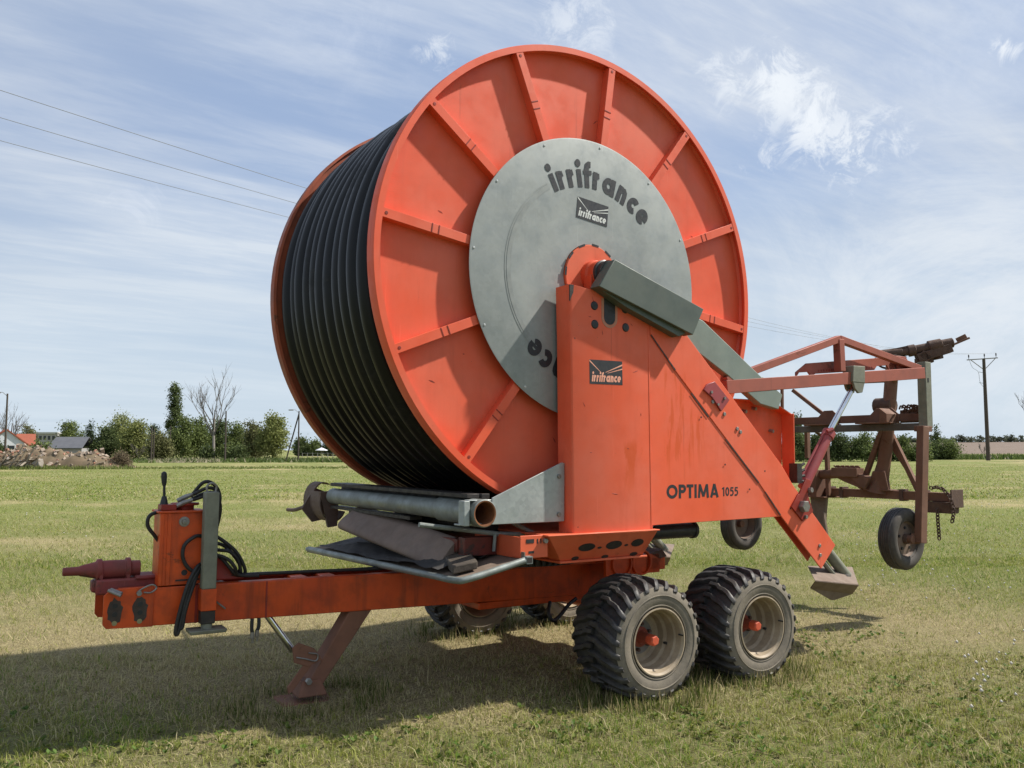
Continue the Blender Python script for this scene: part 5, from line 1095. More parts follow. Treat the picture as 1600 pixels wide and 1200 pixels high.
# ground: one sheet from underfoot to the horizon
nr, na = 230, 540
rad = np.concatenate([[0.0], np.geomspace(0.5, 5200, nr - 1)]); ang = np.arange(na) * 2 * np.pi / na
X = CAM.x + rad[:, None] * np.cos(ang)[None]; Yg = CAM.y + rad[:, None] * np.sin(ang)[None]
dr = dryness(X, Yg); Zg = (fbm(X * 0.8, Yg * 0.8, 31, 3) - 0.5) * 0.030 * np.clip(1 - rad[:, None] / 60, 0, 1) - 0.004
V = np.stack([X, Yg, Zg], -1).reshape(-1, 3)
near = np.clip(1.2 - rad[:, None] / 22, 0, 1) * np.ones_like(X)
Cc = np.stack([dr, near, dr * 0], -1).reshape(-1, 3)
i = np.arange(nr - 1)[:, None] * na; j = np.arange(na)[None]; j2 = (j + 1) % na
F = np.stack([i + j, i + na + j, i + na + j2, i + j2], -1).reshape(-1)
g = np_mesh('ground', V, F, 4, ground_material('meadow_ground'), col=Cc, smooth=True); tag(g, kind='structure')

def leafmat(name, trans=0.35, rough=0.7):
    m = NT(name); at = m.n('ShaderNodeAttribute', attribute_name='tone'); m.color(at.outputs['Color']); m.rough(rough); m.b.inputs['Specular IOR Level'].default_value = 0.2
    t = m.n('ShaderNodeBsdfTranslucent'); m.l(at.outputs['Color'], t.inputs['Color']); mx = m.n('ShaderNodeMixShader'); mx.inputs[0].default_value = trans
    m.l(m.b.outputs[0], mx.inputs[1]); m.l(t.outputs[0], mx.inputs[2]); m.l(mx.outputs[0], m.out.inputs[0]); return m.m
GRASSM = leafmat('grass_blades', 0.42, 0.6); LEAFM = leafmat('tree_leaves', 0.35, 0.7)

def blades(count, d0, d1, hmin, hmax, w0, seedh, tri=False, spread=0.66):
    # depth density falls off as 1/D so the sward looks even from the camera and a step aside
    u = rng.random(count); D = d0 * (d1 / d0) ** u if d1 / d0 > 2.2 else np.sqrt(d0 ** 2 + u * (d1 ** 2 - d0 ** 2))
    Lr = (rng.random(count) * 2 - 1) * spread * D * 1.02 + rng.normal(0, 0.2, count)
    x = CAM.x + FH.x * D + RH.x * Lr; y = CAM.y + FH.y * D + RH.y * Lr
    # tufts: pull towards clump centres
    cx = np.floor(x / 0.16); cy = np.floor(y / 0.16); px = (cx + hash2(cx.astype(np.int64), cy.astype(np.int64), 5)) * 0.16; py = (cy + hash2(cx.astype(np.int64), cy.astype(np.int64), 6)) * 0.16
    k = rng.random(count) * 0.45; x = x + (px - x) * k; y = y + (py - y) * k
    d = dryness(x, y); t = fbm(x * 1.1, y * 1.1, 41, 3); tuft = hash2(cx.astype(np.int64), cy.astype(np.int64), 7)
    h = (hmin + (hmax - hmin) * rng.random(count) ** 1.8) * (0.55 + 0.9 * t) * (0.7 + 0.6 * tuft)
    tall = rng.random(count) < 0.035; h = np.where(tall, h * 2.0 + 0.02, h)
    az = rng.random(count) * 2 * np.pi; lean = rng.normal(0.85, 0.45, count) * h; la = rng.random(count) * 2 * np.pi
    w = w0 * (0.6 + 0.8 * rng.random(count)); isdry = (rng.random(count) < np.clip(d * 1.15 + 0.02, 0.10, 0.92)) | (tall & (rng.random(count) < 0.7))
    c1 = rng.random((count, 1)); green = np.array([[0.145, 0.175, 0.030]]) * (1 - c1) + np.array([[0.360, 0.380, 0.095]]) * c1
    lush = (t > 0.56)[:, None] & (c1 < 0.6); green = np.where(lush, green * np.array([[0.72, 0.95, 0.7]]), green)
    straw = np.array([[0.285, 0.240, 0.120]]) * (1 - c1) + np.array([[0.60, 0.53, 0.30]]) * c1
    col = np.where(isdry[:, None], straw, green)
    lay = rng.random(count) < np.where(isdry, 0.55, 0.22); h = np.where(lay, h * 0.35, h); lean = np.where(lay, lean * 2.2 + 0.02, lean)
    bx, by = np.cos(az) * w * 0.5, np.sin(az) * w * 0.5; lx, ly = np.cos(la) * lean, np.sin(la) * lean; z0 = -0.012
    if tri:
        P = np.stack([np.stack([x - bx, y - by, z0 + 0 * x], -1), np.stack([x + bx, y + by, z0 + 0 * x], -1), np.stack([x + lx, y + ly, h], -1)], 1)
        return P.reshape(-1, 3), np.arange(count * 3), np.repeat(col, 3, 0)
    P = np.stack([np.stack([x - bx, y - by, z0 + 0 * x], -1), np.stack([x + bx, y + by, z0 + 0 * x], -1), np.stack([x + bx * .8 + lx * .3, y + by * .8 + ly * .3, h * .6], -1), np.stack([x - bx * .8 + lx * .3, y - by * .8 + ly * .3, h * .6], -1), np.stack([x + lx, y + ly, h], -1)], 1)
    b = np.arange(count)[:, None] * 5; T = np.concatenate([b + np.array([[0, 1, 2]]), b + np.array([[0, 2, 3]]), b + np.array([[3, 2, 4]])], 1)
    return P.reshape(-1, 3), T.reshape(-1), np.repeat(col, 5, 0)
def grass(name, *sets):
    V, T, C = [], [], []; n = 0
    for (v, t, c) in sets: V.append(v); T.append(t + n); C.append(c); n += len(v)
    o = np_mesh(name, np.concatenate(V), np.concatenate(T), 3, GRASSM, col=np.concatenate(C)); return tag(o, kind='stuff')
grass('meadow_grass', blades(200000, 2.3, 7.0, 0.012, 0.048, 0.0045, 1), blades(190000, 6.5, 13.0, 0.014, 0.052, 0.0065, 2, True), blades(170000, 12.0, 30.0, 0.016, 0.055, 0.013, 3, True), blades(120000, 28.0, 90.0, 0.02, 0.07, 0.05, 4, True))
# longer grass left standing round the tyres and the parking leg
def ring_tufts():
    xs, ys = [], []
    for (x, y, rx, ry, n) in ((0.278, -1.215, 0.34, 0.30, 1500), (1.26, -1.215, 0.34, 0.30, 1300), (0.278, 1.215, 0.34, 0.3, 500), (1.26, 1.215, 0.34, 0.3, 500), (-1.66, -0.12, 0.38, 0.26, 900)):
        a = rng.random(n) * 6.283; r = 1 + np.abs(rng.normal(0, 0.35, n)); xs.append(x + rx * r * np.cos(a)); ys.append(y + ry * r * np.sin(a))
    x = np.concatenate(xs); y = np.concatenate(ys); n = len(x); h = 0.04 + 0.10 * rng.random(n) ** 2; w = 0.0045; az = rng.random(n) * 6.283; la = rng.random(n) * 6.283; l = h * rng.normal(.3, .2, n)
    P = np.stack([np.stack([x - w * np.cos(az), y - w * np.sin(az), 0 * x - .01], -1), np.stack([x + w * np.cos(az), y + w * np.sin(az), 0 * x - .01], -1), np.stack([x + np.cos(la) * l, y + np.sin(la) * l, h], -1)], 1)
    c = rng.random((n, 1)); col = np.where(rng.random((n, 1)) < .55, np.array([[.06, .09, .018]]) * (1 - c) + np.array([[.15, .18, .045]]) * c, np.array([[.25, .2, .10]]) * (1 - c) + np.array([[.44, .38, .2]]) * c)
    return P.reshape(-1, 3), np.arange(n * 3), np.repeat(col, 3, 0)
grass('standing_grass', ring_tufts())

# broad-leaved weeds in the foreground
def weeds():
    V, F, C = [], [], []; n = 0
    spots = [(95, 1165, 26, .32), (60, 1180, 14, .25), (380, 1142, 30, .28), (430, 1165, 14, .2), (240, 1150, 20, .25), (865, 1125, 40, .28), (905, 1135, 20, .2), (710, 1165, 30, .28), (1100, 1128, 34, .25), (1060, 1110, 16, .2), (1330, 1105, 40, .35), (1440, 1130, 50, .45), (1520, 1080, 30, .3), (1400, 1060, 26, .3), (1280, 1010, 26, .3), (1245, 985, 16, .25), (1240, 1075, 20, .25), (1500, 1175, 40, .35), (1180, 1165, 20, .25), (560, 1150, 14, .2), (1580, 1040, 24, .3), (1350, 985, 20, .3), (20, 1120, 14, .3), (650, 1130, 14, .2)]
    for (px, py, k, sp) in spots:
        D = 1321.7 * 1.652 / (py - 701); c = site(px, D)
        for _ in range(k):
            p = c + Vector((rng.normal(0, sp), rng.normal(0, sp), 0)) * 0.55; nl = rng.integers(5, 9); hue = rng.random()
            for q in range(nl):
                a = rng.random() * 6.283; L = 0.016 + 0.030 * rng.random(); e = 0.35 + 0.7 * rng.random(); w = L * (0.20 + 0.14 * rng.random())
                d = Vector((math.cos(a) * math.cos(e), math.sin(a) * math.cos(e), math.sin(e))); s = Vector((-math.sin(a), math.cos(a), 0)); b = p + Vector((0, 0, 0.012))
                for v in (b, b + d * L * .5 - s * w, b + d * L + Vector((0, 0, -L * .15)), b + d * L * .5 + s * w): V.append(tuple(v))
                F += [n, n + 1, n + 2, n + 3]; n += 4; t = 0.6 + 0.8 * rng.random(); col = (0.090 * t * (1 + .6 * hue), 0.165 * t, 0.030 * t); C += [col] * 4
    return tag(np_mesh('weeds', np.array(V), np.array(F), 4, GRASSM, col=np.array(C)), kind='stuff')
weeds()
# dandelion clocks: pale heads on thin stalks
def clocks():
    V, F, C = [], [], []; n = 0
    pts = []
    for _ in range(620):
        D = 9 + 75 * rng.random() ** 1.3; px = 1300 + 420 * rng.random(); pts.append((px, D))
    for _ in range(420):
        D = 14 + 70 * rng.random(); px = -60 + 1400 * rng.random(); pts.append((px, D))
    for _ in range(26): pts.append((1480 + 120 * rng.random(), 5.2 + 2.2 * rng.random()))
    ico = [(0, 0, 1), (0, 0, -1), (1, 0, 0), (-1, 0, 0), (0, 1, 0), (0, -1, 0)]; tri = [(0, 2, 4), (0, 4, 3), (0, 3, 5), (0, 5, 2), (1, 4, 2), (1, 3, 4), (1, 5, 3), (1, 2, 5)]
    for (px, D) in pts:
        p = site(px, D); h = 0.07 + 0.10 * rng.random(); r = 0.010 + 0.006 * rng.random(); r *= 1.0 if D < 20 else 1.25
        for v in ico: V.append((p.x + v[0] * r, p.y + v[1] * r, h + v[2] * r))
        for t in tri: F += [n + t[0], n + t[1], n + t[2]]
        C += [(0.62, 0.60, 0.54)] * 6; n += 6
        V += [(p.x - .002, p.y, 0), (p.x + .002, p.y, 0), (p.x, p.y, h)]; F += [n, n + 1, n + 2]; C += [(.12, .14, .05)] * 3; n += 3
    return tag(np_mesh('dandelion_clocks', np.array(V), np.array(F), 3, leafmat('seed_heads', 0.3), col=np.array(C)), kind='stuff')
clocks()

# rank grass and low scrub along the edge of the field
def margin():
    V, F, C = [], [], []; n = 0; N = 26000
    px = rng.random(N) * 2100 - 250; left = px < 900
    D = np.where(left, 112 + 34 * rng.random(N), 128 + 30 * rng.random(N))
    for i_ in range(N):
        if left[i_] and px[i_] < 215 and D[i_] < 118: continue
        p = site(px[i_], D[i_]); h = (0.15 + 0.45 * rng.random()) * (1.6 if not left[i_] else 1.0); a = rng.random() * 3.14; w = 0.09 + 0.12 * rng.random(); lx, ly = rng.normal(0, .25, 2)
        dx, dy = math.cos(a) * w, math.sin(a) * w
        V += [(p.x - dx, p.y - dy, -.02), (p.x + dx, p.y + dy, -.02), (p.x + lx, p.y + ly, h)]; F += [n, n + 1, n + 2]; n += 3
        t = rng.random(); pale = (235 < px[i_] < 345 and rng.random() < .55) or rng.random() < .10
        c = (0.28 + .1 * t, 0.25 + .09 * t, 0.17 + .06 * t) if pale else (0.055 + .055 * t, 0.085 + .065 * t, 0.022 + .02 * t); C += [c] * 3
    for _ in range(4200):
        q = -60 + 700 * rng.random() ** 1.35; p = site(q, 74.3 + (2.7 if q < 210 else 9.0) * rng.random()); h = (0.10 + 0.36 * rng.random() ** 1.6) * (1.0 if q < 210 else 0.45); a = rng.random() * 3.14; w = 0.04 + 0.05 * rng.random(); lx, ly = rng.normal(0, .12, 2); dx, dy = math.cos(a) * w, math.sin(a) * w
        V += [(p.x - dx, p.y - dy, -.02), (p.x + dx, p.y + dy, -.02), (p.x + lx, p.y + ly, h)]; F += [n, n + 1, n + 2]; n += 3; t = rng.random(); C += [(0.10 + .10 * t, 0.13 + .10 * t, 0.035 + .03 * t)] * 3
    return tag(np_mesh('field_margin', np.array(V), np.array(F), 3, GRASSM, col=np.array(C)), kind='stuff')
margin()

# ------------------------------------------------------------------ far ploughed field and wood
m = MB(); rows = []
for D in (235, 300, 400, 550, 720, 900, 960):
    rows.append([m.bm.verts.new(site(px, D, max(-0.5, -0.3 + 8.6 * ((D - 240) / 660) ** 1.1 if D > 240 else -0.3) * (0.93 + 0.12 * math.sin(px * 0.004 + 1)))) for px in range(1300, 2301, 50)])
for a, b in zip(rows, rows[1:]):
    for k in range(len(a) - 1): m.face([a[k], a[k + 1], b[k + 1], b[k]])
tag(m.build('ploughed_field', mat_simple('ploughed_earth', (0.165, 0.118, 0.085), (0.115, 0.085, 0.062), 0.95, scale=0.05, sc=(1, 3, 1)), None), kind='structure')

def crown_mesh(name, blobs, nleaf, leaf, cols, parent, clump=0.55, seed=1, mat=None, flat=1.0):
    """blobs: (x, y, z, rx, ry, rz); leaf cards gathered in clumps through each blob"""
    r = np.random.default_rng(seed); Pts, Tn = [], []
    vol = np.array([b[3] * b[4] * b[5] for b in blobs]) ** 0.72; share = vol / vol.sum()
    for b, s in zip(blobs, share):
        n = max(40, int(nleaf * s)); nc = max(8, n // 44)
        d = r.normal(size=(nc, 3)); d /= np.linalg.norm(d, axis=1)[:, None]; q = r.random((nc, 1)) ** 0.45
        q = q * (0.80 + 0.38 * r.random((nc, 1)))
        cc = d * q * np.array([b[3:6]]) + np.array([b[0:3]]); tone_c = 1.05 + 0.95 * r.random(nc) 
        idx = r.integers(0, nc, n); p = cc[idx] + r.normal(size=(n, 3)) * clump * np.array([[1, 1, 0.8]]) * (0.6 + 0.8 * r.random((n, 1)))
        Pts.append(p); Tn.append(tone_c[idx] * (0.8 + 0.4 * r.random(n)))
    P = np.concatenate(Pts); T = np.concatenate(Tn); n = len(P); P[:, 2] = np.maximum(P[:, 2], 0.05)
    a = r.normal(size=(n, 3)); a /= np.linalg.norm(a, axis=1)[:, None]; b = r.normal(size=(n, 3)); b -= (a * b).sum(1)[:, None] * a; b /= np.linalg.norm(b, axis=1)[:, None]
    L = leaf * (0.6 + 0.8 * r.random((n, 1))); a = a * L; b = b * L * 0.6
    V = np.stack([P - a, P - b, P + a, P + b], 1).reshape(-1, 3); F = np.arange(n * 4)
    k = r.random((n, 1)); col = (np.array([cols[0]]) * (1 - k) + np.array([cols[1]]) * k) * T[:, None]
    return np_mesh(name, V, F, 4, mat or LEAFM, parent, col=np.repeat(col, 4, 0))
BARK = mat_simple('tree_bark', (0.10, 0.078, 0.06), (0.055, 0.044, 0.036), 0.9, scale=3, sc=(3, 3, 0.5))
PALEBARK = mat_simple('pale_dead_bark', (0.30, 0.275, 0.245), (0.17, 0.15, 0.13), 0.9, scale=3, sc=(3, 3, 0.5))
TWIG = mat_simple('grey_twigs', (0.135, 0.12, 0.105), (0.09, 0.078, 0.068), 0.9, scale=3)
def trunk_mesh(parent, h, r0, limbs, mat=BARK, seed=0, spread=1.0, z1=None):
    r = random.Random(seed); m = MB(); top = Vector((r.uniform(-.2, .2), r.uniform(-.2, .2), h))
    m.tube([(0, 0, -0.1), (0.02, 0, h * 0.3), top * 0.6, top], [r0, r0 * 0.8, r0 * 0.6, r0 * 0.2], 9)
    for k in range(limbs):
        z = h * r.uniform(0.25, 0.85); a = r.uniform(0, 6.28); L = spread * r.uniform(0.5, 1.0)
        m.tube([(0, 0, z), (math.cos(a) * L * .5, math.sin(a) * L * .5, z + L * .5), (math.cos(a) * L, math.sin(a) * L, z + L * 1.1)], [r0 * .4, r0 * .28, r0 * .1], 6)
    return m.build('trunk', mat, parent)
def tree(px, D, top, width, cols, label, name='broadleaf_tree', nleaf=3500, leaf=0.26, seed=1, low=0.0, group='trees and bushes along the far edge of the field', nb=7, clump=0.5, cat='tree', shape='round'):
    p = site(px, D); H = (701 - top) / 1321.7 * D + 1.65; Wd = width / 1321.7 * D / 2
    t = empty(name, p); tag(t, label, cat, group); r = random.Random(seed); trunk_mesh(t, H * 0.72, max(0.06, H * 0.018), 6, seed=seed, spread=Wd * 0.6)
    b = []
    if shape == 'round':
        z0 = H * low
        for k in range(nb):
            f = (k + 0.5) / nb; zz = z0 + (H - z0) * (0.28 + 0.60 * f); rr = Wd * (0.62 - 0.34 * f * f); a = r.uniform(0, 6.28); o = Wd * 0.55 * (1 - 0.6 * f) * r.uniform(0.5, 1)
            b.append((math.cos(a) * o, math.sin(a) * o, zz, rr * r.uniform(.8, 1.1), rr * r.uniform(.8, 1.1), min(rr * 0.95, (H - zz) * 0.95 + 0.15)))
        b.append((0, 0, z0 + (H - z0) * 0.33, Wd * 0.85, Wd * 0.85, (H - z0) * 0.33))
    elif shape == 'column':
        for k in range(9):
            f = k / 8; b.append((r.uniform(-.15, .15) * Wd, r.uniform(-.15, .15) * Wd, H * (0.14 + 0.78 * f), Wd * (0.95 - 0.45 * abs(f - 0.35)) * r.uniform(.7, 1), Wd * 0.8, H * 0.085))
    elif shape == 'cone':
        for k in range(9):
            f = k / 8; b.append((r.uniform(-.1, .1) * Wd, r.uniform(-.1, .1) * Wd, H * (0.10 + 0.84 * f), Wd * (1.0 - 0.93 * f), Wd * (1.0 - 0.93 * f), H * 0.075))
    crown_mesh('crown', b, int(nleaf * 2.4), leaf * 0.62, cols, t, clump, seed); return t
DG = ((0.040, 0.056, 0.020), (0.074, 0.094, 0.034)); MG = ((0.058, 0.078, 0.024), (0.108, 0.132, 0.044)); YG = ((0.092, 0.108, 0.034), (0.175, 0.185, 0.065)); OL = ((0.070, 0.075, 0.030), (0.125, 0.125, 0.055)); CG = ((0.024, 0.038, 0.018), (0.044, 0.062, 0.030))
BR = ((0.085, 0.066, 0.042), (0.135, 0.105, 0.068))
tree(44, 190, 656, 30, OL, 'small olive green tree beside the white gabled house', seed=2, nleaf=2200)
tree(112, 165, 654, 56, MG, 'mid green rounded tree behind the slate grey shed roof', seed=3, nleaf=3200)
tree(142, 150, 653, 24, CG, 'dark pointed conifer standing right of the grey shed roof', name='conifer_tree', seed=4, nleaf=2600, shape='cone', leaf=0.2, clump=0.3)
tree(168, 140, 662, 44, DG, 'dark green bushy tree right behind the rubble heap', seed=5, nleaf=3000)
tree(186, 150, 637, 58, YG, 'tall yellow green tree in thin spring leaf above the rubble heap', seed=6, nleaf=3400, clump=0.6, leaf=0.24)
tree(214, 138, 650, 46, YG, 'yellow green tree with a low skirt right of the rubble heap', seed=7, nleaf=3600)
tree(240, 150, 654, 24, CG, 'narrow dark round topped evergreen behind the twin posts', name='evergreen_tree', seed=8, nleaf=2400, leaf=0.2, clump=0.35)
tree(252, 136, 674, 40, OL, 'low olive bush at the foot of the tall poplar', name='bush', seed=9, nleaf=2400, cat='bush')
tree(272, 168, 597, 26, DG, 'tall slender columnar poplar rising above the other trees', name='poplar_tree', seed=10, nleaf=4200, shape='column', leaf=0.25, clump=0.34)
tree(286, 150, 640, 34, MG, 'bright mid green tree leaning on the right of the poplar', seed=11, nleaf=3000)
tree(308, 155, 645, 46, MG, 'full mid green tree between the poplar and the bare tree', seed=12, nleaf=3400)
tree(340, 165, 650, 54, DG, 'dark green tree directly behind the bare white trunked tree', seed=13, nleaf=3600)
tree(372, 160, 655, 44, MG, 'mid green tree right behind the bare tree and the lone post', seed=14, nleaf=3000)
tree(395, 146, 655, 46, OL, 'brownish olive bush right of the lone post', name='bush', seed=15, nleaf=3600, cat='bush')
tree(427, 142, 640, 54, YG, 'big yellow green bush reaching to the ground near the reel', name='bush', seed=16, nleaf=5200, cat='bush')
tree(326, 140, 696, 14, DG, 'small dark bush at the foot of the bare tree', name='bush', seed=17, nleaf=900, cat='bush')
tree(358, 140, 690, 18, MG, 'small green bush beside the lone post', name='bush', seed=18, nleaf=900, cat='bush')
tree(375, 138, 696, 22, DG, 'small dark green bush below the olive bush', name='bush', seed=19, nleaf=1100, cat='bush')
tree(192, 80, 704, 24, BR, 'withered brown bush at the right end of the rubble heap', name='bush', seed=20, nleaf=2000, cat='bush', leaf=0.10, clump=0.28)
tree(66, 125, 690, 26, MG, 'green garden shrub between the house and the rubble heap', name='bush', seed=21, nleaf=1600, cat='bush')
tree(-4, 118, 688, 14, DG, 'dark hedge bush at the left edge in front of the house', name='bush', seed=22, nleaf=1400, cat='bush')
for k, (px, top, w, s) in enumerate(((470, 682, 30, 23), (494, 686, 26, 24), (518, 678, 34, 25), (548, 684, 34, 26))):
    tree(px, 230, top, w, MG if k % 2 else DG, ['low far tree just right of the stayed lamp post', 'small far tree above the white parasol', 'round far tree right of the white parasol', 'far tree half hidden behind the lower edge of the reel'][k], seed=s, nleaf=1500, leaf=0.4, clump=0.6)
# right of the machine
tree(1243, 150, 640, 30, DG, 'tree rising above the hedge just right of the orange cabinet', seed=31, nleaf=2400)
HB = ['dark hedge bush right beside the orange cabinet', 'hedge bush directly behind the red lift ram barrel', 'broad hedge bush left of the riser pipe of the cart', 'hedge bush directly behind the riser pipe', 'hedge bush in the gap between the riser pipe and the near wheel leg', 'low end bush of the hedge behind the cart wheel leg', 'hedge bush just right of the red lift ram barrel']
for k, (px, top, w, c) in enumerate(((1238, 672, 44, DG), (1272, 678, 44, DG), (1345, 676, 50, MG), (1378, 678, 40, DG), (1408, 682, 40, MG), (1436, 692, 30, MG), (1308, 675, 50, DG))):
    tree(px, 112, top, w, c, HB[k], name='hedge_bush', seed=40 + k, nleaf=2600, leaf=0.2, cat='bush', group='hedge bushes behind the sprinkler cart', clump=0.35)
tree(1462, 130, 664, 18, DG, 'slim pointed young tree standing right of the guide post', name='young_tree', seed=50, nleaf=1300, shape='cone', leaf=0.2, clump=0.25)
tree(1482, 128, 688, 34, MG, 'spreading green bush right of the slim young tree', name='bush', seed=51, nleaf=1700, cat='bush', leaf=0.2)
tree(1455, 128, 692, 26, DG, 'dark bush below the slim young tree', name='bush', seed=52, nleaf=1200, cat='bush', leaf=0.2)

def bare_tree(px, D, top, width, label, seed, mat, twig, trunkpx=None, fork=0.32, r0=0.28, n0=7, name='bare_tree'):
    p = site(px, D); H = (701 - top) / 1321.7 * D + 1.65; Wd = width / 1321.7 * D / 2; t = empty(name, p); tag(t, label, 'tree', 'trees and bushes along the far edge of the field')
    r = random.Random(seed); m = MB(); zf = H * fork
    m.tube([(0, 0, -.1), (0.1, 0, zf * .5), (0.05, 0.05, zf), (0.15, 0, H * .62)], [r0, r0 * .8, r0 * .7, r0 * .25], 9); m.build('trunk', mat, t)
    m = MB()
    def grow(p, d, L, rad, lev):
        pts = [p]; q = p
        for _ in range(3):
            d = (d + Vector((r.uniform(-.18, .18), r.uniform(-.18, .18), r.uniform(0, .16)))).normalized(); q = q + d * (L / 3); pts.append(q)
        m.tube(pts, [rad, rad * .8, rad * .62, rad * .4], 5 if lev < 2 else 4, cap=False)
        if lev < 4:
            for _ in range(3 if lev < 3 else 4):
                k = r.choice([1, 2, 3]); nd = (d + Vector((r.uniform(-.6, .6), r.uniform(-.6, .6), r.uniform(-.05, .5)))).normalized(); grow(pts[k], nd, L * r.uniform(.5, .75), max(0.014, rad * .5), lev + 1)
    for k in range(n0):
        a = 6.283 * k / n0 + r.uniform(-.3, .3); e = r.uniform(.45, .9); d = Vector((math.cos(a) * math.cos(e) * Wd / (H * .4), math.sin(a) * math.cos(e) * Wd / (H * .4), 1)).normalized()
        grow(Vector((0.05, 0, zf * r.uniform(.85, 1.3))), d, H * .36, r0 * .42, 1)
    m.build('crown', twig, t); return t
bare_tree(334, 140, 590, 58, 'tall leafless tree with a pale trunk standing before the green trees', 3, PALEBARK, TWIG)
bare_tree(18, 165, 624, 62, 'grey leafless tree with a round crown behind the house', 5, BARK, TWIG, fork=0.25, r0=0.25)
bare_tree(1640, 110, 585, 120, 'bare twiggy tree reaching in from the right edge of the photo', 7, BARK, TWIG, fork=0.2, r0=0.22)
bare_tree(218, 132, 688, 20, 'small grey leafless sapling right of the rubble heap', 8, BARK, TWIG, fork=0.2, r0=0.05, n0=4, name='bare_sapling')
bare_tree(1535, 150, 688, 30, 'low leafless scrub at the foot of the power pole', 9, BARK, TWIG, fork=0.15, r0=0.06, n0=5, name='bare_shrub')

# far wood on the rising ground
def wood():
    b = []; r = random.Random(2)
    for k in range(90):
        px = 1390 + 9.0 * k; D = 880 + r.uniform(-20, 30); p = site(px, D); H = r.uniform(4.5, 8.5); b.append((p.x, p.y, 7.6 + H * .45, 6.0, 6.0, H * .55))
    return tag(crown_mesh('far_wood', b, 26000, 0.9, ((0.045, 0.055, 0.035), (0.085, 0.090, 0.060)), None, 1.1, 3), kind='stuff')
wood()

# ------------------------------------------------------------------ poles and wires
def pole(px, D, top, r, label, name='utility_pole', lamp=0, lean=0.0):
    p = site(px, D); H = (701 - top) / 1321.7 * D + 1.65; t = empty(name, p); tag(t, label, 'pole')
    m = MB(); m.tube([(0, 0, -.2), (lean * .5, 0, H * .5), (lean, 0, H)], [r, r * .85, r * .7], 10); m.build('post', POLEWOOD, t)
    if lamp:
        m = MB(); e = RH * (-0.9 * lamp); m.tube([(lean, 0, H - .3), tuple(Vector((lean, 0, H + .15)) + e * .6), tuple(Vector((lean, 0, H + .15)) + e)], 0.03, 6); m.build('lamp_arm', STEEL, t)
        m = MB(); a = Vector((lean, 0, H + .12)) + e; m.beam(a - e.normalized() * .1, a + e.normalized() * .55, .24, .14); m.build('lamp_head', STEEL, t, bev=0.02)
    return t, H
pole(10, 95, 612, 0.13, 'wooden street lamp pole beside the house at the left edge', 'lamp_pole', lamp=1)
pole(238, 125, 664, 0.11, 'left post of the short twin posts before the trees', 'short_post')
pole(241.5, 126, 668, 0.10, 'thinner right post of the short twin posts before the trees', 'short_post')
pole(267, 140, 663, 0.10, 'short post standing under the tall poplar', 'short_post')
pole(353, 120, 640, 0.13, 'lone grey post between the bare tree and the olive bush', 'short_post')
t, H = pole(467, 118, 640, 0.12, 'lamp post with a slanting stay just left of the reel', 'lamp_pole', lamp=1, lean=0.0)
m = MB(); e = RH * -1.75; m.tube([tuple(e), (0, 0, H - .4)], 0.10, 8); m.build('stay', POLEWOOD, t)
pole(1600, 118, 672, 0.10, 'short post at the right edge of the photo', 'short_post')
# the power pole with its crossarm
DP = 118.0; pp = site(1541, DP); tp = empty('power_pole', pp); tag(tp, 'tall wooden power pole with a crossarm and three pin insulators', 'power pole')
HP = (701 - 560) / 1321.7 * DP + 1.65
m = MB(); m.tube([(0, 0, -.2), (0, 0, HP * .5), (0, 0, HP)], [0.27, 0.24, 0.20], 12); m.build('post', POLEWOOD, tp)
ca = (RH * 0.97 + FH * 0.22).normalized(); tips = []
m = MB(); m.beam(-ca * 2.75 + Vector((0, 0, HP - .25)), ca * 2.3 + Vector((0, 0, HP + .15)), .12, .14); m.tube([-ca * 2.2 + Vector((0, 0, HP - .2)), Vector((0, 0, HP - 1.6))], 0.05, 6); m.tube([ca * 1.9 + Vector((0, 0, HP + .05)), Vector((0, 0, HP - 1.6))], 0.05, 6); m.build('crossarm', STEEL, tp)
for s in (-2.45, 0.12, 2.05):
    b = ca * s + Vector((0, 0, HP - .05 + 0.08 * s)); m = MB(); m.tube([b, b + Vector((0, 0, .35)), b + Vector((0, 0, .36)), b + Vector((0, 0, .70)), b + Vector((0, 0, .75))], [.035, .035, .09, .075, .03], 8); m.build('insulator', DARK, tp); tips.append(pp + b + Vector((0, 0, .72)))
m = MB(); m.tube([Vector((0, 0, HP - 1.9)) - ca * .9, Vector((0, 0, HP - 2.0))], .03, 6); m.tube([Vector((0, 0, HP - 3.4)) - ca * .9, Vector((0, 0, HP - 3.5))], .03, 6); m.tube(catmull([-ca * 2.4 + Vector((0, 0, HP - .2)), -ca * 1.9 + Vector((0, 0, HP - 1.3)), -ca * 1.0 + Vector((0, 0, HP - 1.9)), -ca * .75 + Vector((0, 0, HP - 3.4)), Vector((0, 0, HP - 4.2))], 5), .022, 5); m.build('down_lead', WIRE, tp)
WL = ['highest of the three power wires crossing the sky behind the reel', 'middle one of the three power wires crossing the sky', 'lowest of the three power wires crossing the sky']
for k, (py0, dd) in enumerate(((130, 22.5), (174, 24.0), (211, 25.0))):
    a = site(0, dd, 1.652 + (701 - py0) / 1321.7 * dd); b = tips[k]; pts = []
    S = (1.75, 1.88, 2.02)[k]
    for q in range(-10, 41):
        t = q / 40; p = a.lerp(b, t); p = p - Vector((0, 0, 4 * S * t * (1 - t))); pts.append(p)
    m = MB(); m.tube(pts, 0.0095, 5); tag(m.build('power_wire', WIRE, None), WL[k], 'wire', 'power wires strung to the pole on the right')

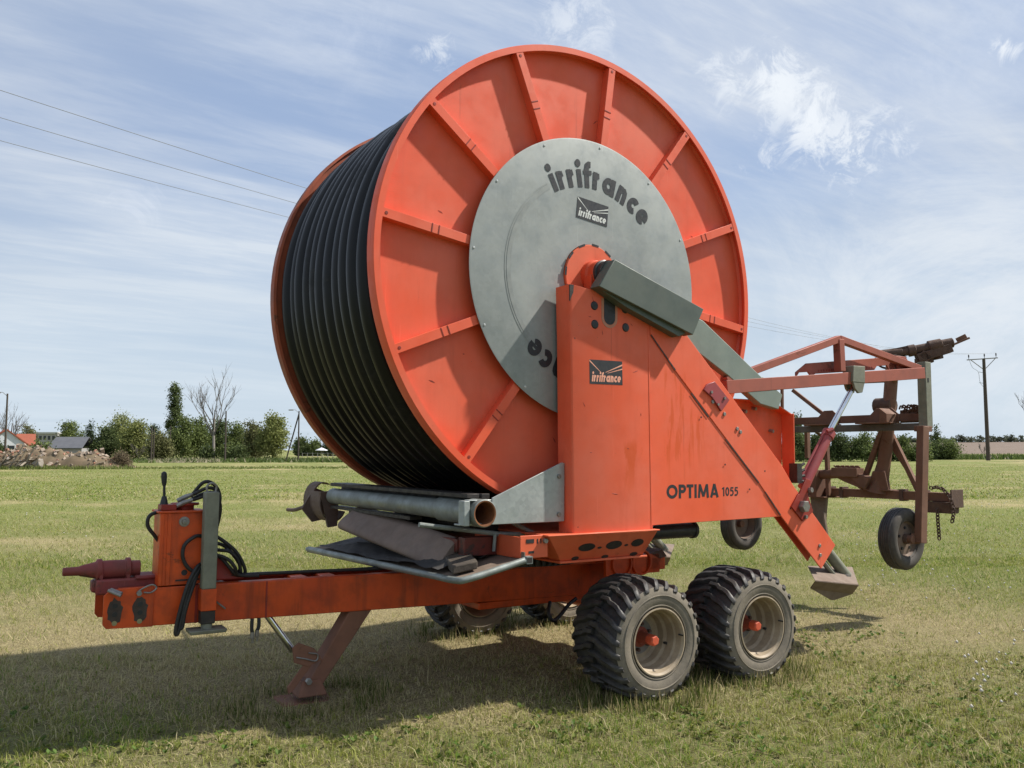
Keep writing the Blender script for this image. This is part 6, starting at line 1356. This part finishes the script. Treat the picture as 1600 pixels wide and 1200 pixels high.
# ------------------------------------------------------------------ houses, shed, rubble
ROOFRED = mat_simple('red_roof_tiles', (0.30, 0.085, 0.045), (0.22, 0.065, 0.04), 0.8, scale=2); PLASTER = mat_simple('white_render', (0.62, 0.64, 0.67), (0.52, 0.54, 0.57), 0.85, scale=1)
SLATE = mat_simple('grey_roof_sheet', (0.115, 0.118, 0.13), (0.085, 0.088, 0.10), 0.7, scale=1); GLASS = mat_simple('dark_window_glass', (0.02, 0.025, 0.03), (0.04, 0.045, 0.05), 0.15); GREYWALL = mat_simple('grey_concrete_wall', (0.36, 0.35, 0.34), (0.27, 0.26, 0.25), 0.85, scale=.6)
YAW = math.atan2(RH.y, RH.x)
def placed(name, px, D, label, cat, turn=0.0):
    o = empty(name, site(px, D), (0, 0, YAW + turn)); return tag(o, label, cat)
h = placed('gabled_house', 11, 150, 'small white gabled house with a red tiled roof at the left edge', 'house', R(34))
m = MB(); m.prism([(-3.3, 0), (3.3, 0), (3.3, 2.6), (0, 5.25), (-3.3, 2.6)], 'y', 0, 8); m.build('wall', PLASTER, h)
m = MB(); m.prism([(3.6, 2.42), (0, 5.30), (0, 5.55), (3.75, 2.55)], 'y', -.3, 8.3); m.prism([(-3.6, 2.42), (0, 5.30), (0, 5.55), (-3.75, 2.55)], 'y', -.3, 8.3); m.build('roof', ROOFRED, h)
for (x, z, w_, hh) in ((0.8, 1.85, .5, .65), (2.3, 1.9, .2, .25)):
    m = MB(); m.box(x - w_ - .08, x + w_ + .08, -.06, 0.0, z - hh - .08, z + hh + .08); f = m.build('window', mat_simple('window_frame', (.35, .34, .30), (.3, .29, .26)), h); m = MB(); m.box(x - w_, x + w_, -.08, -.061, z - hh, z + hh); m.build('pane', GLASS, f)
h = placed('red_roofed_house', 30, 185, 'red roofed house half hidden behind the white gabled house', 'house', R(-60))
m = MB(); m.prism([(-3, 0), (3, 0), (3, 2.9), (0, 5.0), (-3, 2.9)], 'y', -3, 3); m.build('wall', PLASTER, h); m = MB(); m.prism([(3.3, 2.75), (0, 5.05), (0, 5.3), (3.4, 2.9)], 'y', -3.3, 3.3); m.prism([(-3.3, 2.75), (0, 5.05), (0, 5.3), (-3.4, 2.9)], 'y', -3.3, 3.3); m.build('roof', ROOFRED, h)
h = placed('grey_shed', 104, 135, 'long shed with a slate grey pitched roof behind the rubble heap', 'shed', R(4))
m = MB(); m.box(-2.5, 2.5, 0, 5, 0, 2.0); m.build('wall', GREYWALL, h); m = MB(); m.hexa([(-2.75, -.4, 1.95), (2.75, -.4, 1.95), (2.6, 2.5, 3.75), (-2.6, 2.5, 3.75)], [(-2.75, -.4, 2.05), (2.75, -.4, 2.05), (2.6, 2.5, 3.85), (-2.6, 2.5, 3.85)]); m.hexa([(-2.6, 2.52, 3.75), (2.6, 2.52, 3.75), (2.75, 5.4, 1.95), (-2.75, 5.4, 1.95)], [(-2.6, 2.52, 3.85), (2.6, 2.52, 3.85), (2.75, 5.4, 2.05), (-2.75, 5.4, 2.05)]); m.build('roof', SLATE, h)
h = placed('flat_roofed_block', 72, 235, 'distant flat roofed grey building above the shed', 'building')
m = MB(); m.box(-3.3, 3.3, 0, 6, 0, 6.3); m.build('wall', GREYWALL, h); m = MB(); m.box(-3.5, 3.5, -.3, 6.2, 6.31, 6.75); m.build('roof', mat_simple('pale_roof_edge', (.5, .5, .5), (.42, .42, .42)), h)
for k in range(5): m = MB(); m.box(-2.9 + 1.2 * k, -2.2 + 1.2 * k, -.05, 0.0, 4.6, 5.7); m.build('window', GLASS, h)
# heap of demolition rubble
rh = placed('rubble_heap', 92, 80, 'weedy heap of broken brick and concrete rubble at the left edge', 'rubble heap')
m = MB(); gx, gy = 60, 26; G_ = []
for i_ in range(gx + 1):
    row = []
    for j_ in range(gy + 1):
        x = -8.5 + 15.4 * i_ / gx; y = -2.2 + 5.4 * j_ / gy; e = max(0, 1 - ((x + 0.4) / 6.9) ** 2) * max(0, 1 - (y - .6) ** 2 / 6.2); e2 = max(0, 1 - ((x + 6.0) / 2.8) ** 2) * max(0, 1 - (y - .6) ** 2 / 6.2)
        nz = float(fbm(np.array([x * .9]), np.array([y * .9]), 77, 4)[0]) - .5; z = 1.95 * e ** .6 * (0.85 + .9 * nz) + 1.25 * e2 ** .7 * (1 + .9 * nz) - .05
        if x < -4.5: z = min(z, 1.5 + nz)
        row.append(m.bm.verts.new((x, y, z)))
    G_.append(row)
for i_ in range(gx):
    for j_ in range(gy): m.face([G_[i_][j_], G_[i_ + 1][j_], G_[i_ + 1][j_ + 1], G_[i_][j_ + 1]])
hz = {(i_, j_): G_[i_][j_].co.copy() for i_ in range(gx + 1) for j_ in range(gy + 1)}
m.build('mound', mat_simple('weedy_earth', (0.115, 0.090, 0.052), (0.19, 0.135, 0.088), .95, scale=1.1, bump=.8, bscale=4), rh)
r = random.Random(12)
for (nm, mat, cnt, smin, smax) in (('concrete_rubble', mat_simple('pale_concrete_rubble', (.32, .26, .205), (.21, .165, .125), .9, scale=2), 190, .10, .38), ('brick_rubble', mat_simple('broken_brick', (.30, .13, .085), (.36, .22, .16), .9, scale=2), 190, .07, .22)):
    m = MB()
    for _ in range(cnt):
        i_ = r.randint(4, gx - 4); j_ = r.randint(0, gy // 2 + 4); c = hz[(i_, j_)]
        if c.z < .12 and r.random() < .75: continue
        if c.x > -2.5 and r.random() < .45: continue
        s = r.uniform(smin, smax); b = bmesh.ops.create_cube(m.bm, size=1.0)['verts']
        M = Matrix.Translation(c + Vector((r.uniform(-.1, .1), r.uniform(-.1, .1), s * .15))) @ Euler((r.uniform(-1, 1), r.uniform(-1, 1), r.uniform(0, 3))).to_matrix().to_4x4() @ Matrix.Diagonal((s * r.uniform(.7, 1.5), s * r.uniform(.6, 1.1), s * r.uniform(.3, .8), 1))
        for v in b: v.co = v.co + Vector((r.uniform(-.14, .14), r.uniform(-.14, .14), r.uniform(-.14, .14)))
        bmesh.ops.transform(m.bm, matrix=M, verts=b)
    tag(m.build(nm, mat, rh, smooth=0), kind='stuff')
m = MB(); m.hexa([(-2.6, -2.4, 0), (-.2, -2.5, 0), (-.3, -1.5, 0), (-2.5, -1.4, 0)], [(-2.4, -2.2, .75), (-.5, -2.3, .85), (-.5, -1.5, .9), (-2.3, -1.4, .8)]); m.build('concrete_slab', mat_simple('stained_concrete', (.25, .225, .19), (.17, .155, .13), .9, scale=1.5), rh, bev=0.06)
mat_plank = [mat_simple('pale_plank', (.34,.29,.22), (.22,.18,.14), .9, scale=2), mat_simple('grey_plank', (.24,.21,.18), (.15,.13,.11), .9, scale=2), mat_simple('brown_plank', (.20,.14,.09), (.13,.09,.06), .9, scale=2)]
tpile = placed('timber_pile', 26, 76, 'tangled pile of pale broken planks in front of the rubble heap', 'timber pile')
for k in range(34):
    L = r.uniform(.8, 2.4); c = Vector((r.uniform(-1.8, 2.0), r.uniform(-.5, .5), r.uniform(.12, 1.0))); a = r.uniform(-.5, .5) + (math.pi / 2 if r.random() < .2 else 0); e = r.uniform(-.45, .5) if r.random() < .75 else r.uniform(.8, 1.2)
    d = Vector((math.cos(a) * math.cos(e), math.sin(a) * math.cos(e), math.sin(e))); c.z = max(c.z, abs(d.z) * L * .5 + .03); m = MB(); m.beam(c - d * L * .5, c + d * L * .5, r.uniform(.10, .2), r.uniform(.03, .07)); m.build('plank', mat_plank[k % 3], tpile)
# garden parasol and fence far off, left of the reel
ps = placed('garden_parasol', 503, 165, 'white garden parasol behind the far wire fence', 'parasol'); m = MB(); m.tube([(0, 0, 0), (0, 0, 2.1)], .04, 6); m.build('pole', STEEL, ps); m = MB(); m.lathe([(0.0001, 2.15), (1.2, 1.62), (1.22, 1.52)], (0, 0, 0), 'z', n=8); m.build('canopy', PLASTER, ps)
fe = placed('wire_fence', 505, 150, 'low grey garden fence in front of the white parasol', 'fence')
for k in range(9): m = MB(); m.box(-3.6 + .9 * k - .04, -3.6 + .9 * k + .04, -.04, .04, 0, 1.15); m.build('fence_post', GREYWALL, fe)
m = MB(); m.box(-3.6, 3.6, -.015, .015, 1.05, 1.10); m.box(-3.6, 3.6, -.015, .015, .55, .59); m.build('rail', GREYWALL, fe)
